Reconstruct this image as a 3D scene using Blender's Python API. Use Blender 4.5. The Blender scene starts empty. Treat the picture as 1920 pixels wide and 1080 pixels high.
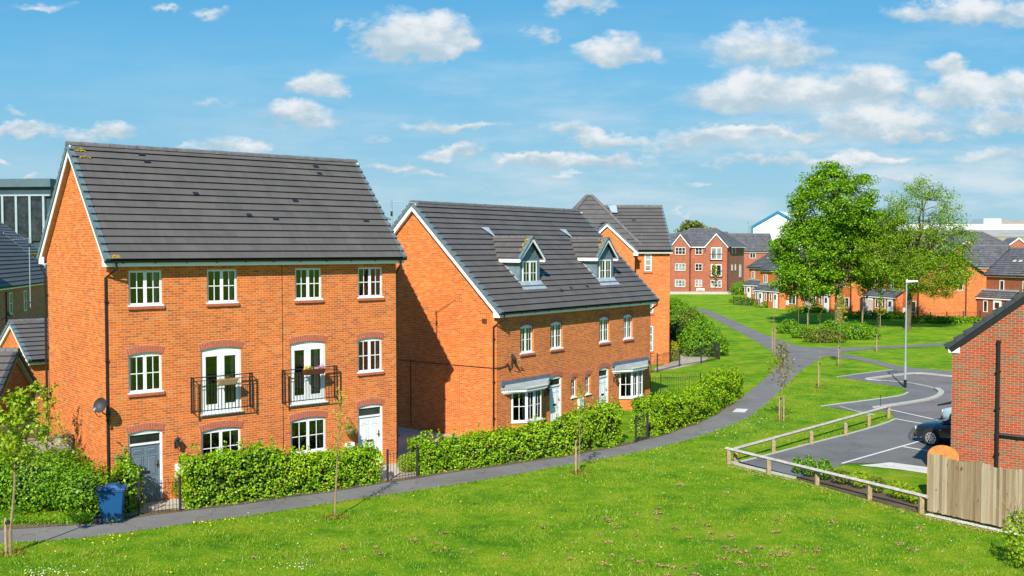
import bpy, math, random
import numpy as np
from mathutils import Vector, Matrix
random.seed(7); rng = np.random.default_rng(11)
R = math.radians
sc = bpy.context.scene
COL = sc.collection

# ------------------------------------------------------------------ camera
CF, CP, CH = 1948.0, R(2.2206), 7.938
cam = bpy.data.cameras.new('camera'); cam_o = bpy.data.objects.new('camera', cam); COL.objects.link(cam_o)
cam_o.location = (0, 0, CH); cam_o.rotation_euler = (R(90) - CP, 0, 0)
cam.sensor_width = 36.0; cam.lens = CF / 1920 * 36.0; cam.clip_start = 0.1; cam.clip_end = 6000
sc.camera = cam_o

# ------------------------------------------------------------------ sun, sky, exposure
SUN_AZ, SUN_EL = R(12.9), R(38.4)          # shadows fall this far right of straight ahead
to_sun = Vector((-math.sin(SUN_AZ) * math.cos(SUN_EL), -math.cos(SUN_AZ) * math.cos(SUN_EL), math.sin(SUN_EL)))
sl = bpy.data.lights.new('sun', 'SUN'); sl.energy = 5.0; sl.angle = R(0.5); sl.color = (1.0, 0.94, 0.84)
so = bpy.data.objects.new('sun', sl); COL.objects.link(so)
so.rotation_euler = (-to_sun).to_track_quat('-Z', 'Y').to_euler(); so.location = to_sun * 60
sc.view_settings.view_transform = 'Standard'; sc.view_settings.look = 'None'
sc.view_settings.exposure = 0.65; sc.view_settings.gamma = 1.0
sc.render.engine = 'CYCLES'
sc.cycles.max_bounces = 6; sc.cycles.diffuse_bounces = 3; sc.cycles.glossy_bounces = 3
sc.cycles.transparent_max_bounces = 8; sc.cycles.transmission_bounces = 3
sc.cycles.use_denoising = True
sc.cycles.sample_clamp_indirect = 4.0

class NT:
    """tiny node-tree writer"""
    def __init__(s, tree): s.t = tree; s.n = tree.nodes; s.l = tree.links
    def add(s, typ, **kw):
        nd = s.n.new(typ)
        for k, v in kw.items():
            if k == 'inp':
                for kk, vv in v.items():
                    if isinstance(vv, bpy.types.NodeSocket): s.l.new(vv, nd.inputs[kk])
                    else: nd.inputs[kk].default_value = vv
            else: setattr(nd, k, v)
        return nd
    def math(s, op, a, b=None, c=None, clamp=False):
        nd = s.n.new('ShaderNodeMath'); nd.operation = op; nd.use_clamp = clamp
        for i, x in enumerate((a, b, c)):
            if x is None: continue
            if isinstance(x, bpy.types.NodeSocket): s.l.new(x, nd.inputs[i])
            else: nd.inputs[i].default_value = x
        return nd.outputs[0]
    def vmath(s, op, a, b=None, c=None):
        nd = s.n.new('ShaderNodeVectorMath'); nd.operation = op
        for i, x in enumerate((a, b, c)):
            if x is None: continue
            if isinstance(x, bpy.types.NodeSocket): s.l.new(x, nd.inputs[i])
            else: nd.inputs[i].default_value = x
        return nd.outputs['Value'] if op in ('LENGTH', 'DOT_PRODUCT', 'DISTANCE') else nd.outputs[0]
    def mix(s, fac, a, b, mode='MIX'):
        nd = s.n.new('ShaderNodeMix'); nd.data_type = 'RGBA'; nd.blend_type = mode
        for k, x in ((0, fac), (6, a), (7, b)):
            if isinstance(x, bpy.types.NodeSocket): s.l.new(x, nd.inputs[k])
            else: nd.inputs[k].default_value = (*x, 1) if isinstance(x, tuple) and len(x) == 3 else x
        return nd.outputs[2]
    def ramp(s, fac, stops, interp='LINEAR'):
        nd = s.n.new('ShaderNodeValToRGB'); cr = nd.color_ramp; cr.interpolation = interp
        while len(cr.elements) < len(stops): cr.elements.new(0.5)
        for e, (p, c) in zip(cr.elements, stops):
            e.position = p; e.color = (*c, 1) if len(c) == 3 else c
        s.l.new(fac, nd.inputs[0]); return nd.outputs[0]
    def noise(s, vec, scale, detail=3, rough=0.55, dim='3D', col=False, dist=0.0):
        nd = s.n.new('ShaderNodeTexNoise'); nd.noise_dimensions = dim
        if vec is not None: s.l.new(vec, nd.inputs['Vector'])
        nd.inputs['Scale'].default_value = scale; nd.inputs['Detail'].default_value = detail
        nd.inputs['Roughness'].default_value = rough; nd.inputs['Distortion'].default_value = dist
        return nd.outputs[1 if col else 0]
    def mapr(s, v, a, b, c=0.0, d=1.0, smooth=False):
        nd = s.n.new('ShaderNodeMapRange'); nd.interpolation_type = 'SMOOTHSTEP' if smooth else 'LINEAR'
        s.l.new(v, nd.inputs[0])
        for i, x in enumerate((a, b, c, d)): nd.inputs[i + 1].default_value = x
        return nd.outputs[0]

world = bpy.data.worlds.new('World'); sc.world = world; world.use_nodes = True
def build_world():
    w = NT(world.node_tree); w.n.clear()
    out = w.add('ShaderNodeOutputWorld')
    sky = w.add('ShaderNodeTexSky', sky_type='NISHITA', sun_disc=False, sun_elevation=SUN_EL,
                sun_rotation=math.pi + SUN_AZ, altitude=60, air_density=1.0, dust_density=0.25, ozone_density=2.2)
    tc = w.add('ShaderNodeTexCoord')
    sep = w.add('ShaderNodeSeparateXYZ', inp={0: tc.outputs['Generated']})
    y = w.math('MAXIMUM', w.math('ABSOLUTE', sep.outputs[1]), 0.12)
    X = w.math('DIVIDE', sep.outputs[0], y); Z = w.math('DIVIDE', sep.outputs[2], y)
    comb = w.add('ShaderNodeCombineXYZ', inp={0: X, 1: Z, 2: 0.0}); P0 = comb.outputs[0]
    # puffy edges: displace the look-up with fractal noise
    nv = w.noise(w.vmath('MULTIPLY', P0, (1.0, 1.5, 1.0)), 15.0, 8, 0.64, col=True)
    nv = w.vmath('SUBTRACT', nv, (0.5, 0.5, 0.5))
    P = w.vmath('MULTIPLY_ADD', nv, (0.085, 0.052, 0.0), P0)
    clouds = [  # x, y (direction, as seen in the photograph), half width, half height, density
        (775, 62, 118, 62, 1.25), (850, 92, 70, 22, 0.8), (592, 160, 62, 30, 1.15), (1152, 94, 84, 38, 1.0), (1018, 62, 34, 32, 0.55),
        (1085, 14, 70, 22, 0.75), (1440, 88, 128, 60, 0.85), (1400, 172, 170, 50, 1.0), (1600, 165, 130, 52, 0.8),
        (1800, 172, 84, 44, 1.2), (1800, 22, 150, 36, 0.95), (1905, 160, 60, 44, 1.1), (1650, 226, 180, 44, 0.8), (1900, 215, 90, 34, 0.8),
        (1130, 254, 70, 24, 0.95), (1010, 300, 90, 18, 0.6), (850, 282, 60, 19, 0.8), (215, 240, 50, 22, 0.85), (62, 242, 66, 20, 0.8),
        (410, 188, 44, 13, 0.45), (75, 20, 74, 13, 0.5), (318, 18, 46, 11, 0.6), (400, 34, 44, 14, 0.55), (560, 216, 110, 28, 0.75), (1320, 262, 120, 32, 0.85),
        (1130, 292, 120, 18, 0.6), (1550, 290, 150, 24, 0.65), (790, 332, 46, 11, 0.5), (30, 215, 32, 10, 0.5), (1270, 352, 60, 11, 0.4),
        (1880, 290, 120, 22, 0.6), (700, 265, 40, 12, 0.4), (15, 305, 26, 11, 0.5), (1760, 130, 44, 26, 0.9), (640, 50, 24, 8, 0.5)]
    rc = random.Random(5)
    for _ in range(26):                       # small broken cumulus low over the horizon
        y_ = rc.uniform(235, 400); k_ = (440 - y_) / 200; x_ = rc.uniform(620, 1960) if rc.random() < .8 else rc.uniform(-40, 620)
        clouds.append((x_, y_, rc.uniform(30, 85) * (.45 + k_), rc.uniform(8, 14) * (.5 + k_), rc.uniform(.45, .8)))
    dens = None; hsum = None
    for cx, cy, hw, hh, dn in clouds:
        dx, dz = (cx - 960) / CF, (464.5 - cy - 0.25 * hh) / CF
        sx, sz = CF / (hw * 1.18), CF / (hh * 1.18)
        q = w.vmath('MULTIPLY_ADD', P, (sx, sz, 0), (-dx * sx, -dz * sz, 0))
        q2 = w.vmath('MAXIMUM', q, w.vmath('MULTIPLY', q, (-1, -1.7, 0)))
        m = w.math('MULTIPLY', w.math('SUBTRACT', 1.0, w.vmath('LENGTH', q2), clamp=True), dn)
        hq = w.math('MULTIPLY', w.vmath('DOT_PRODUCT', q, (0, 1, 0)), m)
        dens = m if dens is None else w.math('ADD', dens, m)
        hsum = hq if hsum is None else w.math('ADD', hsum, hq)
    fine = w.noise(w.vmath('MULTIPLY', P0, (1, 1.7, 1)), 26.0, 8, 0.62)
    d2 = w.math('MULTIPLY_ADD', w.math('SUBTRACT', fine, 0.5), 0.95, dens)
    d2 = w.math('MULTIPLY', d2, w.mapr(dens, 0.0, 0.12))
    mask = w.mapr(d2, 0.05, 0.60, 0.0, 0.94, smooth=True)
    # thin veil, thicker low down and to the right
    veil = w.noise(w.vmath('MULTIPLY', P0, (1.0, 4.5, 1.0)), 5.0, 8, 0.62)
    vz = w.mapr(Z, 0.24, 0.05, 0.0, 1.0)
    vx = w.mapr(X, -0.35, 0.25, 0.25, 1.0)
    veil = w.math('MULTIPLY', w.mapr(veil, 0.40, 0.68, 0.0, 0.95, smooth=True), w.math('MULTIPLY', vz, vx))
    veil = w.math('MULTIPLY', veil, w.mapr(Z, 0.0, 0.05))
    h = w.math('DIVIDE', hsum, w.math('MAXIMUM', dens, 0.02))
    shade = w.mapr(w.math('MULTIPLY_ADD', w.math('SUBTRACT', fine, 0.5), 2.2, h), -0.35, 0.75, 0.0, 1.0, smooth=True)
    ccol = w.mix(shade, (4.8, 6.3, 7.3), (9.2, 9.4, 9.5))
    hs = w.add('ShaderNodeHueSaturation', inp={'Hue': 0.487, 'Saturation': 1.12, 'Value': 1.0, 'Color': sky.outputs[0]})
    grad = w.ramp(w.mapr(Z, -0.02, 0.30), [(0.0, (.40, .63, .73)), (0.22, (.32, .59, .75)), (0.6, (.17, .51, .80)), (1.0, (.055, .36, .74))])
    grad = w.mix(1.0, grad, (10.6, 10.6, 10.6), 'MULTIPLY')
    base = w.mix(0.92, hs.outputs[0], grad)
    c = w.mix(veil, base, (7.0, 8.1, 8.8))
    c = w.mix(mask, c, ccol)
    bg = w.add('ShaderNodeBackground', inp={'Color': c, 'Strength': 0.062})
    w.l.new(bg.outputs[0], out.inputs[0])
build_world()

# ------------------------------------------------------------------ helpers
def ray(px, py):
    X = (px - 960) / CF; U = (540 - py) / CF; c, s = math.cos(CP), math.sin(CP)
    return Vector((X, c + U * s, -s + U * c))
def G(px, py, z=0.0):                       # photograph direction -> point on the level z
    r = ray(px, py); t = (z - CH) / r.z
    return Vector((r.x * t, r.y * t, z))
def D(px, py, y):                           # photograph direction -> point y metres ahead
    r = ray(px, py); t = y / r.y
    return Vector((r.x * t, y, CH + r.z * t))

class MB:
    """collects shapes and links them as ONE mesh object"""
    def __init__(s): s.v = []; s.f = []; s.m = []; s.T = None; s.mi = 0; s.uvo = {}
    def pt(s, p):
        s.v.append(tuple(s.T(*p)) if s.T else tuple(p)); return len(s.v) - 1
    def poly(s, pts, mi=None, uv=None):
        if uv: s.uvo[len(s.f)] = uv
        s.f.append([s.pt(p) for p in pts]); s.m.append(s.mi if mi is None else mi); return s
    def box(s, x0, x1, y0, y1, z0, z1, mi=None):
        b = [s.pt(p) for p in ((x0,y0,z0),(x1,y0,z0),(x1,y1,z0),(x0,y1,z0),(x0,y0,z1),(x1,y0,z1),(x1,y1,z1),(x0,y1,z1))]
        for q in ((3,2,1,0),(4,5,6,7),(0,1,5,4),(1,2,6,5),(2,3,7,6),(3,0,4,7)):
            s.f.append([b[i] for i in q]); s.m.append(s.mi if mi is None else mi)
        return s
    def hexa(s, lo, hi, mi=None):            # two matching rings joined and capped
        a = [s.pt(p) for p in lo]; b = [s.pt(p) for p in hi]; n = len(a); k = s.mi if mi is None else mi
        s.f.append(a[::-1]); s.f.append(b); s.m += [k, k]
        for i in range(n):
            j = (i + 1) % n; s.f.append([a[i], a[j], b[j], b[i]]); s.m.append(k)
        return s
    def tube(s, path, r, n=8, mi=None, cap=True):
        P = [Vector(p) for p in path]; rs = r if isinstance(r, (list, tuple)) else [r] * len(P)
        rings = []; k = s.mi if mi is None else mi
        for i, p in enumerate(P):
            t = (P[min(i + 1, len(P) - 1)] - P[max(i - 1, 0)]).normalized()
            a = Vector((0, 0, 1)) if abs(t.z) < 0.9 else Vector((1, 0, 0))
            e1 = t.cross(a).normalized(); e2 = t.cross(e1)
            rings.append([s.pt(p + (e1 * math.cos(q) + e2 * math.sin(q)) * rs[i]) for q in [2 * math.pi * j / n for j in range(n)]])
        for A, B in zip(rings, rings[1:]):
            for j in range(n):
                s.f.append([A[j], A[(j+1) % n], B[(j+1) % n], B[j]]); s.m.append(k)
        if cap:
            s.f.append(rings[0][::-1]); s.f.append(rings[-1]); s.m += [k, k]
        return s
    def lathe(s, prof, n=16, c=(0,0,0), axis='z', mi=None):
        rings = []; k = s.mi if mi is None else mi
        for r, h in prof:
            ring = []
            for j in range(n):
                q = 2 * math.pi * j / n; a, b = r * math.cos(q), r * math.sin(q)
                p = {'z': (a, b, h), 'y': (a, h, b), 'x': (h, a, b)}[axis]
                ring.append(s.pt((p[0]+c[0], p[1]+c[1], p[2]+c[2])))
            rings.append(ring)
        for A, B in zip(rings, rings[1:]):
            for j in range(n):
                s.f.append([A[j], A[(j+1) % n], B[(j+1) % n], B[j]]); s.m.append(k)
        s.f.append(rings[0][::-1]); s.f.append(rings[-1]); s.m += [k, k]
        return s
    def build(s, name, mats, parent=None, smooth=False, bevel=0.0):
        me = bpy.data.meshes.new(name); me.from_pydata(s.v, [], s.f)
        for m in (mats if isinstance(mats, (list, tuple)) else [mats]): me.materials.append(m)
        if len(me.materials) > 1: me.polygons.foreach_set('material_index', s.m)
        uv_auto(me, s.uvo)
        if smooth: me.polygons.foreach_set('use_smooth', [True] * len(me.polygons))
        me.update()
        o = bpy.data.objects.new(name, me); COL.objects.link(o)
        if parent is not None: o.parent = parent
        if bevel:
            b = o.modifiers.new('bevel', 'BEVEL'); b.width = bevel; b.segments = 2; b.limit_method = 'ANGLE'
        return o

def uv_auto(me, over={}):                              # metric UVs per face: across, and up (or up the slope)
    uv = me.uv_layers.new(name='UVMap').data
    vs = me.vertices
    for p in me.polygons:
        if p.index in over:
            for li, q in zip(p.loop_indices, over[p.index]): uv[li].uv = q
            continue
        n = p.normal
        if abs(n.z) > 0.985: u, v = Vector((1, 0, 0)), Vector((0, 1, 0))
        else:
            u = Vector((0, 0, 1)).cross(n).normalized()
            if (abs(u.x) >= abs(u.y) and u.x < 0) or (abs(u.x) < abs(u.y) and u.y < 0): u = -u
            v = n.cross(u).normalized()
            if v.z < 0: v = -v
        for li in p.loop_indices:
            co = vs[me.loops[li].vertex_index].co
            uv[li].uv = (co.dot(u), co.dot(v))

def tag(o, label=None, cat=None, group=None, kind=None):
    if label: o['label'] = label
    if cat: o['category'] = cat
    if group: o['group'] = group
    if kind: o['kind'] = kind
    return o
def thing(name, label, cat, loc=(0, 0, 0), rz=0.0, group=None):
    o = bpy.data.objects.new(name, None); COL.objects.link(o); o.empty_display_size = 0.3
    o.location = loc; o.rotation_euler = (0, 0, rz)
    return tag(o, label, cat, group)
def copy_tree(o, parent=None):
    c = o.copy(); COL.objects.link(c)
    if parent is not None: c.parent = parent
    for ch in list(o.children): copy_tree(ch, c)
    return c
def sheet(name, pts, z, m, kind='structure', parent=None):
    return tag(MB().poly([(p[0], p[1], z) for p in pts]).build(name, m, parent), kind=kind)

# ------------------------------------------------------------------ materials
MATS = {}
def mat(name):
    m = bpy.data.materials.new(name); m.use_nodes = True; MATS[name] = m
    t = NT(m.node_tree); b = t.n['Principled BSDF']
    return m, t, b
def rgb(*c): return (*c, 1.0)
def simple(name, col, rough=0.6, metal=0.0, var=0.12, scale=3.0, spec=0.4, bump=0.0):
    m, t, b = mat(name)
    tc = t.add('ShaderNodeTexCoord')
    n = t.noise(tc.outputs['Object'], scale, 5, 0.6)
    lo = tuple(x * (1 - var) for x in col); hi = tuple(min(1, x * (1 + var)) for x in col)
    t.l.new(t.ramp(n, [(0.3, lo), (0.7, hi)]), b.inputs['Base Color'])
    b.inputs['Roughness'].default_value = rough; b.inputs['Metallic'].default_value = metal
    b.inputs['Specular IOR Level'].default_value = spec
    if bump:
        bp = t.add('ShaderNodeBump', inp={'Strength': bump, 'Distance': 0.02, 'Height': t.noise(tc.outputs['Object'], scale * 8, 4)})
        t.l.new(bp.outputs[0], b.inputs['Normal'])
    return m
def brick(name, stops, mortar, tint=0.16, bw=0.225, rh=0.075, ms=0.012, off=0.5):
    m, t, b = mat(name)
    tc = t.add('ShaderNodeTexCoord'); uv = tc.outputs['UV']
    br = t.add('ShaderNodeTexBrick', offset=off, inp={'Vector': uv, 'Color1': rgb(0,0,0), 'Color2': rgb(1,1,1), 'Mortar': rgb(.5,.5,.5),
               'Scale': 1.0, 'Mortar Size': ms / 2, 'Mortar Smooth': 0.1, 'Bias': 0.0, 'Brick Width': bw, 'Row Height': rh})
    col = t.ramp(br.outputs['Color'], stops)
    big = t.noise(uv, 0.35, 4, 0.6)
    fine = t.noise(uv, 24.0, 3, 0.7)
    stk = t.noise(t.vmath('MULTIPLY', uv, (2.2, .22, 1)), 1.0, 5, 0.65)
    col = t.mix(1.0, col, t.ramp(stk, [(0.3, (.88, .87, .88)), (0.55, (1.0,) * 3), (0.75, (1.07,) * 3)]), 'MULTIPLY')
    salt = t.mapr(t.noise(uv, .9, 6, .7), .62, .78, 0, .22)
    col = t.mix(salt, col, (.60, .42, .30))
    col = t.mix(1.0, col, t.ramp(big, [(0.3, (1 - tint,) * 3), (0.7, (1 + tint * 0.6,) * 3)]), 'MULTIPLY')
    col = t.mix(1.0, col, t.ramp(fine, [(0.25, (0.82,) * 3), (0.75, (1.16,) * 3)]), 'MULTIPLY')
    col = t.mix(br.outputs['Fac'], col, mortar)
    t.l.new(col, b.inputs['Base Color']); b.inputs['Roughness'].default_value = 0.88
    b.inputs['Specular IOR Level'].default_value = 0.25
    h = t.math('SUBTRACT', 1.0, br.outputs['Fac'])
    h = t.math('MULTIPLY_ADD', fine, 0.5, h)
    bp = t.add('ShaderNodeBump', inp={'Strength': 0.6, 'Distance': 0.012, 'Height': h}); t.l.new(bp.outputs[0], b.inputs['Normal'])
    return m
ORANGE = [(0.0, (.36, .10, .035)), (0.04, (.47, .115, .022)), (0.5, (.63, .138, .018)), (0.85, (.73, .178, .026)), (1.0, (.58, .21, .06))]
M = {}
M['brick_orange'] = brick('brick_orange', ORANGE, (.70, .39, .21), ms=.011)
M['brick_red'] = brick('brick_red', [(0.0, (.17, .105, .055)), (0.22, (.21, .11, .06)), (0.32, (.22, .08, .045)), (0.40, (.29, .055, .022)), (0.7, (.33, .060, .022)), (1.0, (.38, .085, .03))], (.46, .31, .20), ms=.011)
M['brick_far'] = brick('brick_far', [(0.0, (.26, .07, .04)), (0.5, (.36, .09, .045)), (1.0, (.43, .12, .06))], (.45, .28, .2))
M['brick_brown'] = brick('brick_brown', [(0.0, (.38, .12, .055)), (0.5, (.60, .17, .07)), (1.0, (.70, .21, .085))], (.5, .32, .22))
M['arch_brick'] = simple('arch_brick', (.44, .115, .06), 0.85, var=0.25, scale=14.0)
M['mortar'] = simple('mortar', (.66, .44, .3), 0.95, var=0.1)
def rooftile(name, base, w=0.33, h=0.336, var=0.22):
    m, t, b = mat(name)
    tc = t.add('ShaderNodeTexCoord'); uv = tc.outputs['UV']
    br = t.add('ShaderNodeTexBrick', offset=0.5, inp={'Vector': uv, 'Color1': rgb(0,0,0), 'Color2': rgb(1,1,1), 'Mortar': rgb(0,0,0),
               'Scale': 1.0, 'Mortar Size': 0.003, 'Mortar Smooth': 0.1, 'Bias': 0.0, 'Brick Width': w, 'Row Height': h})
    lo = tuple(x * (1 - var) for x in base); hi = tuple(x * (1 + var) for x in base)
    col = t.ramp(br.outputs['Color'], [(0, lo), (1, hi)])
    st = t.noise(t.vmath('MULTIPLY', uv, (7.0, 0.8, 1)), 1.0, 4, 0.65)
    col = t.mix(1.0, col, t.ramp(st, [(0.3, (.93,) * 3), (0.7, (1.1, 1.1, 1.09))]), 'MULTIPLY')
    bigp = t.noise(uv, 0.6, 4, 0.6)
    col = t.mix(1.0, col, t.ramp(bigp, [(0.3, (.88,) * 3), (0.75, (1.18, 1.15, 1.1))]), 'MULTIPLY')
    t.l.new(col, b.inputs['Base Color']); b.inputs['Roughness'].default_value = 0.68; b.inputs['Specular IOR Level'].default_value = 0.35
    bp = t.add('ShaderNodeBump', inp={'Strength': 0.25, 'Distance': 0.01, 'Height': t.noise(uv, 30.0, 4)}); t.l.new(bp.outputs[0], b.inputs['Normal'])
    return m
M['tile'] = rooftile('roof_tile', (.090, .082, .079), var=0.07)
M['tile_far'] = rooftile('roof_tile_far', (.10, .098, .105))
M['ridge'] = simple('ridge_tile', (.115, .11, .11), 0.7, var=0.3, scale=5)
M['lichen'] = simple('lichen', (.38, .27, .02), 0.95, var=0.4, scale=30)
M['verge'] = simple('verge_tile', (.11, .15, .17), 0.5, var=0.2, scale=4)
M['verge_dark'] = simple('verge_dark', (.035, .04, .048), 0.5, var=0.25, scale=4)
M['white'] = simple('white_upvc', (.78, .79, .79), 0.35, var=0.03, spec=0.5)
M['white_paint'] = simple('white_paint', (.84, .84, .84), 0.5, var=0.05)
M['soffit_brown'] = simple('soffit_warm_bounce', (.42, .27, .18), 0.6, var=0.15, scale=6)  # warm light reflected onto the soffit, put into its colour
M['black'] = simple('black_plastic_and_shade', (.014, .013, .014), 0.4, var=0.2)  # gutters and pipes; also tile edges coloured black for shade
M['iron'] = simple('black_iron', (.016, .016, .018), 0.45, var=0.2, spec=0.5)
M['lead'] = simple('lead_sheet', (.12, .17, .185), 0.5, var=0.28, scale=5)
M['lead_light'] = simple('lead_flashing', (.28, .34, .37), 0.5, var=0.2, scale=4)
M['lead_dark'] = simple('dark_lead', (.075, .095, .12), 0.5, var=0.25, scale=5)
M['grp'] = simple('bay_roof', (.27, .31, .30), 0.6, var=0.12, scale=3)
M['door_white'] = simple('white_door', (.72, .75, .78), 0.4, var=0.03)
M['door_grey'] = simple('slate_grey_door', (.135, .175, .215), 0.45, var=0.05)
M['brass'] = simple('brass', (.30, .20, .07), 0.35, metal=0.8)
M['steel'] = simple('galvanised_steel', (.42, .48, .51), 0.45, metal=0.55, var=0.1)
M['curtain'] = simple('curtain', (.40, .40, .37), 0.9, var=0.15, scale=8)
M['curtain_tan'] = simple('tan_curtain', (.25, .17, .1), 0.9, var=0.15, scale=8)
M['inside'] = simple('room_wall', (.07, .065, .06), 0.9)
M['bin_blue'] = simple('blue_plastic', (.001, .058, .17), 0.55, var=0.08)
M['bin_green'] = simple('green_plastic', (.03, .14, .075), 0.5, var=0.1)
M['rubber'] = simple('rubber', (.018, .018, .019), 0.8)
M['stake'] = simple('stake_wood', (.32, .23, .13), 0.85, var=0.3, scale=9)
M['bark'] = simple('bark', (.115, .082, .05), 0.95, var=0.4, scale=7, bump=0.5)
M['bark_pale'] = simple('pale_bark', (.24, .17, .09), 0.9, var=0.3, scale=9)
M['basket'] = simple('coir', (.30, .2, .1), 0.95, var=0.4, scale=30, bump=0.5)
M['trough'] = simple('brown_trough', (.10, .03, .015), 0.6)
M['pink'] = simple('pink_petals', (.62, .32, .45), 0.7, var=0.3, scale=40)
M['yellow'] = simple('yellow_petals', (.70, .50, .01), 0.7, var=0.2, scale=40)
M['daisy'] = simple('white_petals', (.75, .75, .70), 0.7)
M['letter'] = simple('letterbox', (.02, .02, .022), 0.35)
M['kerb'] = simple('kerb_concrete', (.36, .34, .30), 0.85, var=0.12, scale=3)
M['edging'] = simple('edging_concrete', (.42, .40, .35), 0.85, var=0.12, scale=3)
M['line'] = simple('line_paint', (.58, .58, .55), 0.7, var=0.15, scale=6)
M['cladding'] = simple('white_cladding', (.66, .67, .68), 0.5, var=0.03, scale=0.2)
M['blue_trim'] = simple('blue_trim', (.01, .17, .36), 0.45)
M['grey_roof'] = simple('grey_sheet_roof', (.30, .29, .26), 0.8, var=0.2, scale=0.15)
M['tan_roof'] = simple('tan_sheet_roof', (.30, .25, .19), 0.8, var=0.15, scale=0.3)
M['slate_clad'] = simple('blue_grey_cladding', (.075, .12, .15), 0.55, var=0.2, scale=0.3)
M['slate_clad_dark'] = simple('dark_cladding', (.03, .055, .07), 0.5, var=0.2, scale=0.4)
M['orange_wood'] = simple('orange_wood', (.50, .20, .045), 0.7, var=0.2, scale=10)

def glass(name='window_glass', tint=(.86, .92, .90), dark=0.0):
    m, t, b = mat(name); t.n.remove(b); out = t.n['Material Output']
    tr = t.add('ShaderNodeBsdfTransparent', inp={'Color': rgb(*tint)})
    gl = t.add('ShaderNodeBsdfGlossy', inp={'Color': rgb(1, 1, 1), 'Roughness': 0.02})
    fr = t.add('ShaderNodeFresnel', inp={'IOR': 1.5})
    mx = t.add('ShaderNodeMixShader', inp={0: t.math('ADD', fr.outputs[0], .07), 1: tr.outputs[0], 2: gl.outputs[0]})
    t.l.new(mx.outputs[0], out.inputs[0]); return m
M['glass'] = glass()
def darkglass(name, col=(.02, .024, .024)):
    m, t, b = mat(name)
    n = t.noise(t.add('ShaderNodeTexCoord').outputs['Object'], 0.9, 3)
    t.l.new(t.ramp(n, [(0.35, tuple(x * .5 for x in col)), (0.65, tuple(x * 1.8 for x in col))]), b.inputs['Base Color'])
    b.inputs['Roughness'].default_value = 0.04; b.inputs['Specular IOR Level'].default_value = 0.6
    return m
M['dark_glass'] = darkglass('dark_window_glass')
M['pale_glass'] = darkglass('net_curtained_glass', (.20, .21, .20))

def leafmat(name, a, b_, c, trans=0.27, clump=1.2, dry=None):
    """per-leaf colour from island random, light and dark clumps from object-space noise"""
    m, t, b = mat(name); t.n.remove(b); out = t.n['Material Output']
    geo = t.add('ShaderNodeNewGeometry'); tc = t.add('ShaderNodeTexCoord')
    n = t.noise(tc.outputs['Object'], clump, 3, 0.6)
    f = t.math('MULTIPLY_ADD', geo.outputs['Random Per Island'], 0.55, t.math('MULTIPLY', n, 0.55))
    stops = [(0.2, a), (0.52, b_), (0.85, c)]
    col = t.ramp(f, stops)
    if dry: col = t.mix(t.mapr(geo.outputs['Random Per Island'], 0.93, 0.95), col, dry)
    df = t.add('ShaderNodeBsdfDiffuse', inp={'Color': col})
    tl = t.add('ShaderNodeBsdfTranslucent', inp={'Color': t.mix(1.0, col, (1.25, 1.15, .5), 'MULTIPLY')})
    mx = t.add('ShaderNodeMixShader', inp={0: trans, 1: df.outputs[0], 2: tl.outputs[0]})
    gl = t.add('ShaderNodeBsdfGlossy', inp={'Color': rgb(.9, 1, .8), 'Roughness': 0.45})
    m2 = t.add('ShaderNodeMixShader', inp={0: 0.02, 1: mx.outputs[0], 2: gl.outputs[0]})
    t.l.new(m2.outputs[0], out.inputs[0]); return m
M['leaf_hedge'] = leafmat('hedge_leaf', (.05, .155, .003), (.21, .41, .005), (.44, .60, .010), dry=(.30, .20, .03))
M['leaf_bush'] = leafmat('bush_leaf', (.045, .15, .005), (.12, .28, .007), (.25, .42, .014))
M['leaf_olive'] = leafmat('olive_leaf', (.07, .11, .012), (.13, .18, .018), (.21, .25, .03))
M['leaf_dark'] = leafmat('dark_leaf', (.012, .04, .006), (.025, .075, .008), (.055, .12, .01))
M['leaf_oak'] = leafmat('oak_leaf', (.038, .125, .003), (.125, .30, .005), (.29, .47, .010), clump=0.45)
M['leaf_pale'] = leafmat('pale_leaf', (.085, .19, .007), (.175, .32, .009), (.30, .44, .016), clump=0.5)
M['leaf_yellow'] = leafmat('yellow_leaf', (.28, .30, .01), (.44, .44, .015), (.58, .54, .03), trans=0.45)
M['leaf_lime'] = leafmat('lime_leaf', (.15, .27, .008), (.28, .41, .012), (.42, .52, .03), trans=0.4)
M['leaf_russet'] = leafmat('russet_leaf', (.14, .09, .02), (.22, .18, .02), (.30, .28, .03))
M['core'] = simple('dark_shade_core', (.012, .022, .006), 1.0, var=0.4, scale=6)  # near black: the shade between the leaves put into the core's colour
M['blade'] = leafmat('grass_blade', (.080, .21, .004), (.165, .31, .007), (.30, .37, .03), trans=0.3, clump=0.6, dry=(.36, .28, .10))

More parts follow.
